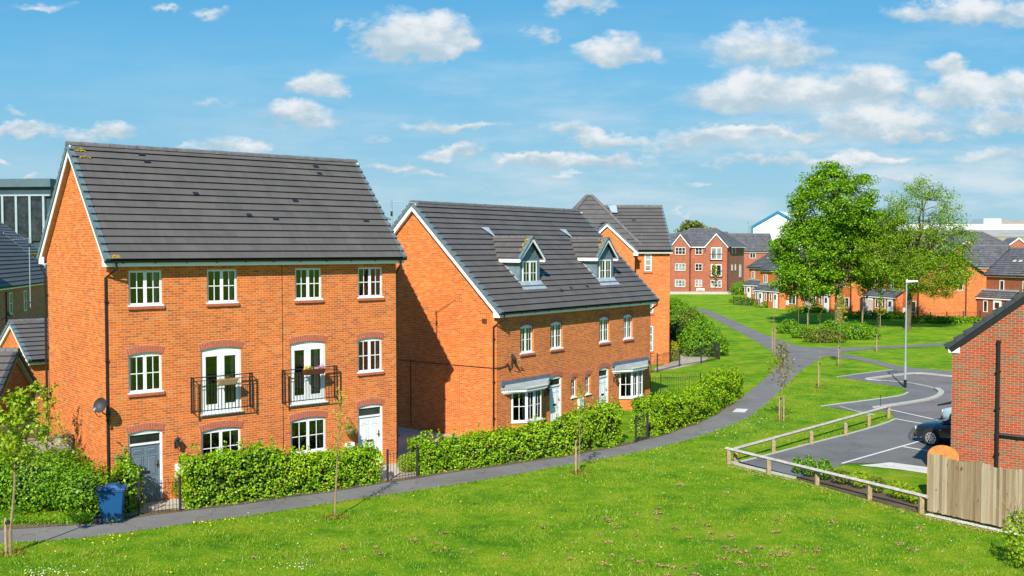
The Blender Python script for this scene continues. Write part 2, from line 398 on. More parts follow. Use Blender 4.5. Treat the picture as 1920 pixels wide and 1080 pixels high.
def lawnmat():
    m, t, b = mat('lawn'); tc = t.add('ShaderNodeTexCoord'); P = tc.outputs['Object']
    n1 = t.noise(P, 0.30, 6, 0.62); n2 = t.noise(P, 1.1, 6, 0.68); n3 = t.noise(P, 14.0, 4, 0.75); n4 = t.noise(P, 60.0, 2, 0.7)
    f = t.math('ADD', t.math('MULTIPLY', n1, 0.45), t.math('MULTIPLY', n2, 0.55))
    col = t.ramp(f, [(0.38, (.055, .175, .005)), (0.45, (.112, .25, .005)), (0.52, (.175, .305, .009)), (0.59, (.26, .33, .018)), (0.68, (.33, .34, .05))])
    col = t.mix(1.0, col, t.ramp(n3, [(0.25, (.62,) * 3), (0.75, (1.34, 1.30, 1.2))]), 'MULTIPLY')
    col = t.mix(1.0, col, t.ramp(n4, [(0.2, (.75,) * 3), (0.8, (1.22, 1.22, 1.1))]), 'MULTIPLY')
    dead = t.math('MULTIPLY', t.mapr(t.noise(P, 1.6, 7, 0.75), 0.57, 0.70), t.mapr(n1, 0.40, 0.55))
    col = t.mix(t.math('MULTIPLY', dead, 0.85), col, (.34, .25, .09))
    t.l.new(col, b.inputs['Base Color']); b.inputs['Roughness'].default_value = 0.95; b.inputs['Specular IOR Level'].default_value = 0.1
    bp = t.add('ShaderNodeBump', inp={'Strength': 0.9, 'Distance': 0.06, 'Height': t.math('ADD', n3, t.math('MULTIPLY', n4, 0.6))})
    t.l.new(bp.outputs[0], b.inputs['Normal']); return m
M['lawn'] = lawnmat()
def tarmac(name, base, warm=0.0, patch=0.16):
    m, t, b = mat(name); P = t.add('ShaderNodeTexCoord').outputs['Object']
    n1 = t.noise(P, 0.5, 5, 0.6); n2 = t.noise(P, 40, 3, 0.7); n3 = t.noise(P, 3.0, 5, 0.7)
    col = t.ramp(n1, [(0.3, tuple(x * (1 - patch) for x in base)), (0.7, tuple(x * (1 + patch) for x in base))])
    col = t.mix(1.0, col, t.ramp(n2, [(0.2, (.75,) * 3), (0.8, (1.28,) * 3)]), 'MULTIPLY')
    col = t.mix(1.0, col, t.ramp(n3, [(0.3, (.93,) * 3), (0.75, (1.1,) * 3)]), 'MULTIPLY')
    vor = t.add('ShaderNodeTexVoronoi', feature='DISTANCE_TO_EDGE', inp={'Vector': t.vmath('ADD', P, t.noise(P, 1.5, 3, .6, col=True)), 'Scale': .33})
    col = t.mix(t.mapr(vor.outputs['Distance'], .004, .012, .45, 0.0), col, tuple(x * .45 for x in base))
    stn = t.mapr(t.noise(P, 1.1, 6, .7), .60, .72, 0, .35); col = t.mix(stn, col, tuple(x * 1.45 for x in base))
    t.l.new(col, b.inputs['Base Color']); b.inputs['Roughness'].default_value = 0.85; b.inputs['Specular IOR Level'].default_value = 0.3
    bp = t.add('ShaderNodeBump', inp={'Strength': 0.4, 'Distance': 0.01, 'Height': n2}); t.l.new(bp.outputs[0], b.inputs['Normal'])
    return m
M['path'] = tarmac('path_tarmac', (.150, .139, .130)); M['drive'] = tarmac('drive_tarmac', (.128, .124, .120)); M['road'] = tarmac('road_tarmac', (.145, .128, .12))
M['tyre'] = tarmac('tyre_smear', (.070, .066, .064)); M['gravel'] = tarmac('gravel', (.36, .31, .26), patch=0.3); M['paving'] = tarmac('paving_slabs', (.42, .37, .30)); M['soil'] = tarmac('bark_mulch', (.10, .065, .04), patch=0.4)
M['concrete'] = tarmac('pale_concrete', (.52, .50, .46), patch=0.08)
def boardmat():
    m, t, b = mat('fence_boards'); P = t.add('ShaderNodeTexCoord').outputs['Object']; geo = t.add('ShaderNodeNewGeometry')
    g = t.noise(t.vmath('MULTIPLY', P, (14, 14, 1.1)), 1.0, 5, 0.65, dist=0.6)
    kn = t.noise(t.vmath('MULTIPLY', P, (9, 9, 3.5)), 1.0, 2, 0.5)
    f = t.math('MULTIPLY_ADD', geo.outputs['Random Per Island'], 0.5, t.math('MULTIPLY', g, 0.6))
    col = t.ramp(f, [(0.2, (.15, .10, .05)), (0.5, (.27, .195, .11)), (0.85, (.40, .33, .23))])
    col = t.mix(t.mapr(kn, 0.66, 0.72), col, (.13, .07, .03))
    t.l.new(col, b.inputs['Base Color']); b.inputs['Roughness'].default_value = 0.85; return m
M['boards'] = boardmat()
M['rail'] = simple('weathered_rail', (.36, .33, .29), 0.85, var=0.25, scale=6, bump=0.3)
def carpaint(name, col):
    m, t, b = mat(name); b.inputs['Base Color'].default_value = rgb(*col); b.inputs['Roughness'].default_value = 0.22
    b.inputs['Coat Weight'].default_value = 1.0; b.inputs['Coat Roughness'].default_value = 0.04; b.inputs['Specular IOR Level'].default_value = 0.5
    return m
M['navy'] = carpaint('navy_paint', (.004, .011, .026)); M['silver_blue'] = carpaint('silver_blue_paint', (.34, .46, .54))
M['alloy'] = simple('alloy', (.62, .62, .62), 0.3, metal=0.7, var=0.05)
M['car_glass'] = darkglass('car_glass', (.012, .02, .024))
M['lamp_lens'] = simple('lamp_lens', (.6, .62, .63), 0.15)
#@@SETTING@@

# ------------------------------------------------------------------ ground, paths, roads
def Gs(*pts): return [G(*p) for p in pts]
far = 3000
ground = tag(MB().poly([(-far, -200, 0), (far, -200, 0), (far, far, 0), (-far, far, 0)]).build('lawn_ground', M['lawn']), kind='structure')

def strip(name, left, right, z, m):           # ribbon between two edge lines
    mb = MB()
    for i in range(len(left) - 1):
        mb.poly([(*left[i].xy, z), (*right[i].xy, z), (*right[i+1].xy, z), (*left[i+1].xy, z)])
    return tag(mb.build(name, m), kind='structure')
def resample(pts, n):
    P = [Vector((p[0], p[1], 0)) for p in pts]; d = [0]
    for a, b in zip(P, P[1:]): d.append(d[-1] + (b - a).length)
    out = []
    for k in range(n):
        s_ = d[-1] * k / (n - 1); i = max(j for j in range(len(d)) if d[j] <= s_ + 1e-9); i = min(i, len(P) - 2)
        out.append(P[i].lerp(P[i+1], (s_ - d[i]) / max(1e-9, d[i+1] - d[i])))
    return out
def smooth_line(pts, it=2):                   # corner cutting
    P = [Vector((p[0], p[1], 0)) for p in pts]
    for _ in range(it):
        Q = [P[0]]
        for a, b in zip(P, P[1:]): Q += [a.lerp(b, .25), a.lerp(b, .75)]
        P = Q + [P[-1]]
    return P
near_edge = smooth_line([Vector((-34, 22.5, 0))] + Gs((0,1019),(138.5,1011.6),(244.5,998.6),(366.7,980),(480,966),(635,941),(745,925.7),(817.7,914.7),(920,898.5),(1086,868),(1174.8,852.6),(1280,829),(1340,809),(1398,788),(1437,759),(1460.6,735.6),(1495.6,700.6),(1536,673)))
far_edge = smooth_line([Vector((-34, 25.0, 0))] + Gs((0,992),(142,986),(261,968),(338,960),(480,941.5),(625.7,921),(726.4,905),(781.5,895.8),(849,886),(902,878),(1056,857),(1186.7,832),(1280,805),(1340,780),(1402,737.5),(1449,696.7),(1466,676)))
NP = 90
PN, PF = resample(near_edge, NP), resample(far_edge, NP)
strip('footpath', PF, PN, 0.006, M['path'])
far_l = smooth_line(Gs((1300,580),(1313,584),(1352,605),(1402,631),(1446.7,657.8),(1466,676)))
far_r = smooth_line(Gs((1316,578.5),(1336,584),(1391,607.8),(1430,627),(1485.6,645),(1500,650)))
strip('footpath_across_the_green', resample(far_l, 30), resample(far_r, 30), 0.010, M['path'])
sheet('footpath_junction', Gs((1466,676),(1536,673.3),(1551,667.5),(1581,660),(1534.5,652.3),(1500,650),(1485,645.5)), 0.014, M['path'])
strip('footpath_to_the_terrace', resample(Gs((1534.5,652),(1612,652),(1690,648),(1785,642),(1930,634)), 12), resample(Gs((1575,660.5),(1651,654),(1690,652.3),(1785,648),(1930,641)), 12), 0.018, M['path'])
strip('footpath_to_the_turning_head', resample(smooth_line(Gs((1573,662),(1631.7,673),(1690,689),(1785,696.7),(1930,702))), 14), resample(smooth_line(Gs((1550,668),(1612,675),(1674.5,692.8),(1700,701),(1790,708),(1930,716))), 14), 0.022, M['path'])
sheet('turning_head_pavement', Gs((1569.5,706.4),(1612,700.6),(1674.5,692.8),(1690,689),(1785,697),(1930,702),(1930,760),(1790,775),(1670,771),(1612,773),(1540,761),(1690,743),(1703,736),(1690,727),(1635.6,718)), 0.010, M['drive'])
sheet('turning_head_road', Gs((1641,765),(1709.5,755),(1752,747),(1766,737.5),(1756,730),(1729,722),(1651,714),(1626,712),(1698,702.5),(1725,700.6),(1785,707.6),(1960,716),(1990,812),(1760,789),(1671,770)), 0.026, M['road'])
sheet('parking_court', Gs((1383,868),(1433,856),(1534.5,829),(1612,809.5),(1660,795),(1678,786),(1671,771),(1760,789),(1985,812),(2050,905),(1738.7,878),(1670,868.6),(1589,870),(1560,878),(1491.7,897),(1383,872)), 0.020, M['drive'])
def kerb(name, pix, w, h, m, it=2, z0=0.0, closed=False):
    P = smooth_line(Gs(*pix), it); mb = MB()
    for a, b in zip(P, P[1:]):
        t = (b - a).normalized(); n = Vector((-t.y, t.x, 0)) * w / 2
        mb.hexa([(*(a - n).xy, z0), (*(b - n).xy, z0), (*(b + n).xy, z0), (*(a + n).xy, z0)], [(*(a - n).xy, h), (*(b - n).xy, h), (*(b + n).xy, h), (*(a + n).xy, h)])
    return tag(mb.build(name, m), kind='structure')
hm_ = MB(); 
for i in range(NP - 1):
    a_, b_ = PF[i], PF[i + 1]
    if b_.y > G(1394, 742).y: break
    t_ = (b_ - a_).normalized(); n_ = Vector((-t_.y, t_.x, 0)); w0_, w1_ = [.30 + .16 * math.sin(j * 2.3) * math.sin(j * .71) for j in (i, i + 1)]
    hm_.poly([(*(a_ - n_ * (.05 + .05 * math.sin(i * 1.7))).xy, .0155), (*(b_ - n_ * (.05 + .05 * math.sin(i * 1.7 + 1.7))).xy, .0155), (*(b_ + n_ * w1_).xy, .0155), (*(a_ + n_ * w0_).xy, .0155)])
tag(hm_.build('hedge_foot_soil', M['soil']), kind='structure')
for nm_, pix_ in (('tyre_mark', [(1757,793),(1728,795),(1708,806),(1700,818),(1708,829),(1726,833)]), ('tyre_mark', [(1754,796),(1730,799),(1714,808),(1708,818),(1714,827),(1728,830)])): kerb_pts = pix_; strip(nm_, resample(smooth_line(Gs(*pix_)), 24), resample(smooth_line([p_ + Vector((.05, -.22, 0)) for p_ in Gs(*pix_)]), 24), .0235, M['tyre'])
kerb('kerb', [(1641,766),(1709.5,756),(1752,748.5),(1768,738),(1756,730)], 0.30, 0.10, M['kerb'])
kerb('road_edge_line', [(1756,730),(1729,722),(1690,716.5),(1626,712)], 0.12, 0.04, M['edging'])
kerb('kerb_far_side', [(1626,712),(1698,702.5),(1725,700.6),(1785,707.6),(1900,713)], 0.28, 0.10, M['kerb'])
kerb('path_edging', [(1540,762),(1690,743),(1703,736)], 0.10, 0.04, M['edging'])
kerb('path_edging_at_the_island', [(1569.5,707),(1612,701),(1674,693.4)], 0.07, 0.03, M['edging'])
kerb('court_edging', [(1383,868.5),(1433,856),(1534.5,829),(1612,809.5),(1662,794),(1678,787)], 0.09, 0.05, M['edging'], 1)
kerb('court_edging_front', [(1366,866),(1383,872.5),(1491.7,898)], 0.10, 0.07, M['edging'], 1)
kerb('pavement_edging', [(1575,762.5),(1612,773.5),(1640,778)], 0.06, 0.03, M['edging'], 1)
for nm, px, w in (('bay_line', [(1579,870),(1729,827)], .09), ('bay_line', [(1694,838.7),(1745,847.5)], .09), ('bay_line', [(1678,786),(1733,796)], .08), ('give_way_line', [(1668,769),(1764,790),(1800,797)], .10)):
    kerb(nm, px, w, 0.034, M['line'], 0, 0.024)
sheet('front_lawn', Gs((1556,878),(1589,871),(1620,872.5),(1690,881),(1738.7,889),(1800,900),(1800,955),(1721,952),(1640,918)), 0.012, M['lawn'])
sheet('concrete_crossover', Gs((1612,874),(1670,868.3),(1738.7,877.3),(1830,889),(1830,905),(1738.7,889.5),(1690,882)), 0.030, M['concrete'])
sheet('planting_bed', Gs((1491.7,898),(1556,879),(1640,919),(1738,954),(1739,966),(1660,946),(1560,917)), 0.016, M['soil'])
sheet('access_cover', Gs((1373,773),(1381,766.5),(1403,767.5),(1396,774)), 0.016, M['concrete'])
sheet('path_patch', Gs((462,951),(492,947.5),(495,951.5),(466,955.5)), 0.012, M['road'])
H1P = Vector((-12.18, 31.359, 0)); H1A = R(40.44); H2P = Vector((-0.634, 42.498, 0)); H2A = R(53.44)
def loc(P, A, u, v, z=0.0): return Vector((P.x + math.cos(A) * u - math.sin(A) * v, P.y + math.sin(A) * u + math.cos(A) * v, z))
h1 = lambda u, v, z=0.0: loc(H1P, H1A, u, v, z)
h2 = lambda u, v, z=0.0: loc(H2P, H2A, u, v, z)
sheet('front_garden', [h1(-.3, -.9), *Gs((262,967),(480,941),(625,921),(726,905)), h1(11.2, -1.0), h1(11.2, .5), h1(-.3, .5)], 0.004, M['paving'])
sheet('side_passage_gravel', [h1(10.3, 7), h1(10.3, -1.2), *Gs((726,905),(790,894)), h2(-.2, -1.0), h2(.3, 9)], 0.010, M['gravel'])
sheet('far_front_path', Gs((1228,697),(1262,692),(1316,680),(1330,671),(1300,662),(1280,663),(1262,678),(1228,690)), 0.012, M['paving'])
#@@HOUSES@@
# ------------------------------------------------------------------ house kit
def front(y=0.0): return lambda u, w, z: (u, y - w, z)          # wall facing -y of the house
def left(x=0.0): return lambda u, w, z: (x - w, u, z)           # wall facing -x
def right(x=0.0): return lambda u, w, z: (x + w, u, z)
def back(y): return lambda u, w, z: (u, y + w, z)

def wall(mb, T, u0, u1, z0, z1, ops=(), reveal=0.13):
    mb.T = T
    us = sorted({u0, u1, *[o[0] for o in ops], *[o[1] for o in ops]}); zs = sorted({z0, z1, *[o[2] for o in ops], *[o[3] for o in ops]})
    for a, b in zip(us, us[1:]):
        for c, d in zip(zs, zs[1:]):
            mu, mz = (a + b) / 2, (c + d) / 2
            if any(o[0] < mu < o[1] and o[2] < mz < o[3] for o in ops): continue
            mb.poly([(a, 0, c), (b, 0, c), (b, 0, d), (a, 0, d)])
    for o in ops:
        a, b, c, d = o[:4]; r = -reveal
        mb.poly([(a,0,c),(a,r,c),(a,r,d),(a,0,d)]); mb.poly([(b,0,c),(b,0,d),(b,r,d),(b,r,c)])
        mb.poly([(a,0,d),(a,r,d),(b,r,d),(b,0,d)]); mb.poly([(a,0,c),(b,0,c),(b,r,c),(a,r,c)])
        if len(o) > 4:                                         # segmental arch: brick spandrels above the arc
            arc = arc_pts(a, b, d - o[4], o[4], 12); h = len(arc) // 2
            mb.poly([(a, 0.0, d)] + [(u, 0.0, z) for u, z in arc[:h+1]][::1]); mb.poly([(u, 0.0, z) for u, z in arc[h:]] + [(b, 0.0, d)])
    mb.T = None
def arc_pts(a, b, zs, rise, n):
    hw = (b - a) / 2; r = (hw * hw + rise * rise) / (2 * rise); c = (a + b) / 2; th = math.asin(min(1, hw / r))
    return [(c + r * math.sin(-th + 2 * th * i / n), zs + rise - r + r * math.cos(-th + 2 * th * i / n)) for i in range(n + 1)]
def arch(root, T, a, b, zs, rise=0.10, ring=0.225, rows=2):
    mb = MB(); mb.T = T
    hw = (b - a) / 2; r = (hw * hw + rise * rise) / (2 * rise); c = (a + b) / 2; zc = zs + rise - r; th = math.asin(hw / r) * 1.06
    P = lambda rr, q, w: (c + rr * math.sin(q), w, zc + rr * math.cos(q))
    n = max(6, int(2 * th * r / 0.078)); k = 24
    for i in range(k):
        q0, q1 = -th + 2 * th * i / k, -th + 2 * th * (i + 1) / k
        mb.poly([P(r, q0, .003), P(r, q1, .003), P(r + ring, q1, .003), P(r + ring, q0, .003)], 1)
    for j in range(rows):
        ra, rb = r + ring * j / rows + .004, r + ring * (j + 1) / rows - .006
        for i in range(n):
            q0, q1 = -th + 2 * th * (i + .09) / n, -th + 2 * th * (i + .91) / n
            mb.hexa([P(ra, q0, .002), P(ra, q1, .002), P(rb, q1, .002), P(rb, q0, .002)], [P(ra, q0, .012), P(ra, q1, .012), P(rb, q1, .012), P(rb, q0, .012)], 0)
    return mb.build('brick_arch', [M['arch_brick'], M['mortar']], root)
def brick_sill(root, T, a, b, z):
    mb = MB(); mb.T = T
    mb.box(a - .03, b + .03, -.05, .040, z - .115, z - .032, 1)
    n = int((b - a + .1) / .078)
    for i in range(n):
        u = a - .05 + (b - a + .1) * i / n
        mb.box(u + .004, u + (b - a + .1) / n - .004, -.04, .058, z - .12, z - .03, 0)
    return mb.build('brick_sill', [M['arch_brick'], M['mortar']], root)
def frame_boxes(mb, a, b, c, d, t, w0, w1):
    mb.box(a, b, w0, w1, c, c + t); mb.box(a, b, w0, w1, d - t, d); mb.box(a, a + t, w0, w1, c + t, d - t); mb.box(b - t, b, w0, w1, c + t, d - t)
def window(root, T, a, b, c, d, lights=2, bars=(2, 2), rise=0.0, bsill=True, curtain=None, sill=True, rec=0.055, g='glass', name='window', ft=.68):
    """white casement window; (a,b,c,d) is the opening, d the springing line"""
    mb = MB(); mb.T = T; w0, w1 = -rec - .045, -rec
    frame_boxes(mb, a, b, c, d, .05 * ft, w0, w1)
    if rise:
        arc = arc_pts(a, b, d, rise, 14); mb.hexa([(u, w0, z) for u, z in arc], [(u, w1 + .01, z) for u, z in arc])
    W_ = (b - a) / lights
    for i in range(lights):
        u0, u1 = a + W_ * i, a + W_ * (i + 1)
        if i: mb.box(u0 - .028 * ft, u0 + .028 * ft, w0, w1 + .002, c + .05, d - .05)
        s0, s1, z0, z1 = u0 + (.05 if i == 0 else .028) * ft, u1 - (.05 if i == lights - 1 else .028) * ft, c + .05 * ft, d - .05 * ft; sh_ = .048 * ft
        frame_boxes(mb, s0, s1, z0, z1, sh_, w1 - .02, w1 + .007)
        p0, p1, q0, q1 = s0 + sh_, s1 - sh_, z0 + sh_, z1 - sh_
        for k in range(1, bars[0]):
            x = p0 + (p1 - p0) * k / bars[0]; mb.box(x - .013, x + .013, w1 - .013, w1 - .003, q0, q1)
        for k in range(1, bars[1]):
            x = q0 + (q1 - q0) * k / bars[1]; mb.box(p0, p1, w1 - .012, w1 - .004, x - .014, x + .014)
    wd = mb.build(name, M['white'], root)
    pm = MB(); pm.T = T; wp_ = w1 - .010; pm.poly([(a + .02, wp_, c + .02), (b - .02, wp_, c + .02), (b - .02, wp_, d - .02), (a + .02, wp_, d - .02)]); pm.build('pane', M[g], wd)
    if sill:
        sm = MB(); sm.T = T; sm.box(a - .03, b + .035, -rec - .02, .05, c - .03, c + .012); sm.build('window_sill', M['white'], wd)
    if bsill: brick_sill(root, T, a, b, c)
    if curtain:
        for (f0, f1, wb) in curtain[1]:
            cm = MB(); cm.T = T; n = 10; z0, z1 = c + .02, d - .06
            for k in range(n):
                q0, q1 = f0 + (f1 - f0) * k / n, f0 + (f1 - f0) * (k + 1) / n
                u0, u1 = a + (b - a) * q0, a + (b - a) * q1; wv = [-.22 - .03 * ((k + e) % 2) for e in (0, 1)]
                sh = wb * (b - a)
                cm.poly([(u0 + sh, wv[0], z0), (u1 + sh, wv[1], z0), (u1, wv[1], z1), (u0, wv[0], z1)])
            cm.build('curtain', M[curtain[0]], wd)
    return wd
def french_door(root, T, a, b, c, d, rise=.10):
    mb = MB(); mb.T = T; w0, w1 = -.115, -.055
    frame_boxes(mb, a, b, c, d, .06, w0, w1)
    arc = arc_pts(a, b, d, rise, 14); mb.hexa([(u, w0, z) for u, z in arc], [(u, w1 + .01, z) for u, z in arc])
    fd = mb.build('french_door', M['white'], root); m = (a + b) / 2
    for s0, s1 in ((a + .06, m - .004), (m + .004, b - .06)):
        lf = MB(); lf.T = T; t = .112
        lf.box(s0, s1, w0 + .01, w1 + .012, c + .06, c + .06 + .23); lf.box(s0, s1, w0 + .01, w1 + .012, d - .06 - .16, d - .06)
        lf.box(s0, s0 + t, w0 + .01, w1 + .012, c + .29, d - .22); lf.box(s1 - t, s1, w0 + .01, w1 + .012, c + .29, d - .22)
        L_ = lf.build('door_leaf', M['white'], fd)
    pm = MB(); pm.T = T; pm.poly([(a + .1, w0 + .03, c + .2), (b - .1, w0 + .03, c + .2), (b - .1, w0 + .03, d - .15), (a + .1, w0 + .03, d - .15)]); pm.build('pane', M['glass'], fd)
    sm = MB(); sm.T = T; sm.box(a - .04, b + .04, -.08, .06, c - .05, c + .01); sm.build('threshold', M['white'], fd)
    return fd
def door(root, T, a, b, d, mname, rise=.10, label=None, z0=0.05, fan=True, brass=True):
    mb = MB(); mb.T = T; w0, w1 = -.12, -.045; t = .065; fz = d - .33 if fan else d
    mb.box(a, a + t, w0, w1, z0, d); mb.box(b - t, b, w0, w1, z0, d); mb.box(a + t, b - t, w0, w1, d - .06, d)
    if fan: mb.box(a + t, b - t, w0, w1, fz - .06, fz)
    arc = arc_pts(a, b, d, rise, 14); mb.hexa([(u, w0, z) for u, z in arc], [(u, w1 + .01, z) for u, z in arc])
    fr = mb.build('door_frame', M['white'], root)
    if fan:
        pm = MB(); pm.T = T; pm.poly([(a + t, -.09, fz), (b - t, -.09, fz), (b - t, -.09, d - .06), (a + t, -.09, d - .06)]); pm.build('fanlight', M['dark_glass'], fr)
    lf = MB(); lf.T = T; x0, x1, zt = a + t + .005, b - t - .005, (fz - .06 if fan else d - .06) - .005; w = x1 - x0; ww = -.085
    lf.box(x0, x1, ww - .045, ww, z0, zt)
    H = zt - z0
    for cx in (.27, .73):
        for q0, q1 in ((.06, .36), (.44, .80), (.85, .95)):
            u0, u1, v0, v1 = x0 + w * (cx - .17), x0 + w * (cx + .17), z0 + H * q0, z0 + H * q1
            frame_boxes(lf, u0, u1, v0, v1, .022, ww, ww + .012)
            lf.hexa([(u0+.035,ww,v0+.035),(u1-.035,ww,v0+.035),(u1-.035,ww,v1-.035),(u0+.035,ww,v1-.035)], [(u0+.065,ww+.014,v0+.065),(u1-.065,ww+.014,v0+.065),(u1-.065,ww+.014,v1-.065),(u0+.065,ww+.014,v1-.065)])
    L_ = tag(lf.build('front_door', M[mname], fr), label)
    hb = MB(); hb.T = T; hb.box(x1 - .075, x1 - .045, ww, ww + .02, z0 + 1.0, z0 + 1.24); hb.box(x1 - .15, x1 - .05, ww + .03, ww + .05, z0 + 1.1, z0 + 1.13); hb.build('handle', M['brass'], L_)
    lb = MB(); lb.T = T; lb.box(x0 + w * .34, x0 + w * .66, ww, ww + .022, z0 + .86, z0 + .94); lb.build('letterbox', M['brass' if brass else 'letter'], L_)
    return fr
def downpipe(root, pts, r=.042, name='downpipe', m='black', clips=()):
    mb = MB(); mb.tube(pts, r, 8)
    for p in clips: mb.box(p[0] - .055, p[0] + .055, p[1] - .05, p[1] + .05, p[2] - .02, p[2] + .02)
    return mb.build(name, M[m], root)

def slopeT(ye, ze, yr, zr, t0=0.0):
    L = math.hypot(yr - ye, zr - ze); sy, sz = (yr - ye) / L, (zr - ze) / L
    ny, nz = (-sz, sy) if yr > ye else (sz, -sy)
    return L, (lambda x, q, h: (x, ye + sy * q + ny * h, ze + sz * q + nz * h))
def slope_tiles(mb, T, L, x0, x1, n, t=.058, x0f=None, x1f=None):
    g = L / n
    for i in range(n):
        a0 = x0f(i * g) if x0f else x0; b0 = x1f(i * g) if x1f else x1; a1 = x0f((i+1) * g) if x0f else x0; b1 = x1f((i+1) * g) if x1f else x1
        lo, hi = i * g, (i + 1) * g + .01
        j = rng.uniform(-.004, .004)
        mb.poly([T(a0, lo, t + j), T(b0, lo, t + j), T(b1, hi, .003), T(a1, hi, .003)], 0, [(a0, i * .336 + .004), (b0, i * .336 + .004), (b1, (i+1) * .336 - .004), (a1, (i+1) * .336 - .004)])
        mb.poly([T(a0, lo, -.01), T(b0, lo, -.01), T(b0, lo, t + j), T(a0, lo, t + j)], 1)  # riser in black: shadow line under each course put into the colour
    mb.poly([T(x0f(0) if x0f else x0, 0, -.06), T(x1f(0) if x1f else x1, 0, -.06), T(x1f(L) if x1f else x1, L, -.06), T(x0f(L) if x0f else x0, L, -.06)], 1)
def verge_run(mb, T, L, x, n, side, t=.066, w=.13):
    g = L / n; xa, xb = (x - .02, x + w) if side < 0 else (x - w, x + .02)
    for i in range(n):
        a, b = i * g - .02, (i + 1) * g - .03
        mb.hexa([T(xa, a, -.11), T(xb, a, -.02), T(xb, a, t + .015), T(xa, a, t + .02)], [T(xa, b, -.11), T(xb, b, -.02), T(xb, b, .012), T(xa, b, .02)])
def ridge_run(mb, x0, x1, y, z, r=.13):
    n = max(1, int((x1 - x0) / .45))
    for i in range(n):
        a, b = x0 + (x1 - x0) * i / n, x0 + (x1 - x0) * (i + 1) / n - .012; rr = r * (1 + .05 * (i % 2))
        ring = [(math.cos(q), math.sin(q)) for q in [math.pi * k / 6 for k in range(7)]]
        mb.hexa([(a, y + rr * c, z - .06 + rr * s_) for c, s_ in ring], [(b, y + rr * .97 * c, z - .06 + rr * .97 * s_) for c, s_ in ring])
def gable_roof(root, x0, x1, ye, ze, yr, zr, yb, n, verge='verge', tile='tile', barge='white', ridge=True, soffit='white_paint', gutter=True, fascia=True, hh=.13, sides=(1, 1), wallx=None, lich=False):
    """two stepped-tile slopes with verge tiles, barge boards, ridge, fascias and gutters"""
    mb = MB(); Ts = []
    for e in (ye, yb):
        L, T = slopeT(e, ze, yr, zr); Ts.append((L, T)); slope_tiles(mb, T, L, x0, x1, n)
    roof = mb.build('roof', [M[tile], M['black']], root)
    if verge:
        for sd, x in ((-1, x0), (1, x1)):
            if not sides[0 if sd < 0 else 1]: continue
            vm = MB(); bm = MB(); sm = MB()
            for L, T in Ts:
                verge_run(vm, T, L, x, n, sd)
                xo = x + .015 if sd < 0 else x - .045
                bm.hexa([T(xo, .02, -.27), T(xo + .03, .02, -.27), T(xo + .03, .02, -.10), T(xo, .02, -.10)], [T(xo, L + .12, -.27), T(xo + .03, L + .12, -.27), T(xo + .03, L + .02, -.10), T(xo, L + .02, -.10)])
                xw = (wallx[0] if sd < 0 else wallx[1]) if wallx else (x + .2 * (-sd))
                lo, hi = sorted((xo + .03 if sd < 0 else xo, xw))
                sm.hexa([T(lo, .1, -.25), T(hi, .1, -.25), T(hi, .1, -.235), T(lo, .1, -.235)], [T(hi, L + .05, -.25)if 0 else T(lo, L + .05, -.25), T(hi, L + .05, -.25), T(hi, L + .05, -.235), T(lo, L + .05, -.235)])
            vm.build('verge_tiles', M[verge], root); bm.build('barge_board', M[barge], root); sm.build('verge_soffit', M[soffit], root)
    if ridge:
        rm = MB(); ridge_run(rm, x0 - .03, x1 + .03, yr, zr); rm.build('ridge_tiles', M['ridge'], root)
    if fascia:
        for sgn, e in ((1, ye), (-1, yb)):
            fm = MB(); a, b = sorted((e + sgn * .09, e + sgn * .115)); fm.box(x0 + .02, x1 - .02, a, b, ze - .20, ze - .045)
            a, b = sorted((e + sgn * .10, e + sgn * .42)); fm.box(x0 + .03, x1 - .03, a, b, ze - .205, ze - .185)
            for xx in (x0 + .02, x1 - .10):                        # box ends
                fm.box(xx, xx + .08, a + .001, b - .001, ze - .204, ze + .05)
            fm.build('fascia', M['white_paint'], root)
            if gutter:
                gm = MB(); gy = e + sgn * .035; prof = [(math.cos(q), math.sin(q)) for q in [math.pi + math.pi * k / 6 for k in range(7)]]
                gm.hexa([(x0 - .03, gy + .055 * c, ze - .03 + .065 * s_) for c, s_ in prof], [(x1 + .03, gy + .055 * c, ze - .03 + .065 * s_) for c, s_ in prof])
                k = int((x1 - x0) / 1.0)
                for i in range(k): gm.box(x0 + .5 + i, x0 + .54 + i, min(gy, gy + sgn * .09), max(gy, gy + sgn * .09), ze - .115, ze - .02)
                gm.build('gutter', M['black'], root)
    return roof, Ts

# ------------------------------------------------------------------ three-storey house on the left
L1, W1 = 10.404, 6.04
hA = thing('brick_house', 'three-storey orange brick house with two iron balconies and a grey front door', 'house', H1P, H1A)
YE, ZE, YR, ZR = -.38, 7.575, 3.02, 11.29
sl1 = (ZR - ZE) / (YR - YE)
wm = MB()
opA = [(.60,1.65,6.16,7.24),(3.12,4.16,6.16,7.24),(6.28,7.31,6.16,7.24),(8.79,9.82,6.16,7.24),
       (.56,1.61,3.47,4.70,.07),(8.76,9.79,3.47,4.70,.07),(2.89,4.28,2.57,4.72,.08),(6.08,7.45,2.57,4.72,.08),
       (2.87,4.24,.87,2.08,.08),(6.07,7.44,.87,2.08,.08),(.52,1.60,.05,2.28,.07),(8.75,9.81,.05,2.28,.07)]
wall(wm, front(), 0, L1, 0, 7.50, opA)
zt = lambda y: ZE + sl1 * (y - YE) - .11
for x in (0, L1):
    wm.poly([(x, 0, 0), (x, W1, 0), (x, W1, zt(0)), (x, W1 / 2, zt(W1 / 2)), (x, 0, zt(0))])
wm.poly([(0, W1, 0), (L1, W1, 0), (L1, W1, 7.5), (0, W1, 7.5)])
wm.build('wall', M['brick_orange'], hA)
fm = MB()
for z in (.02, 2.48, 4.95, 7.38): fm.box(.05, L1 - .05, .16, W1 - .05, z, z + .1)
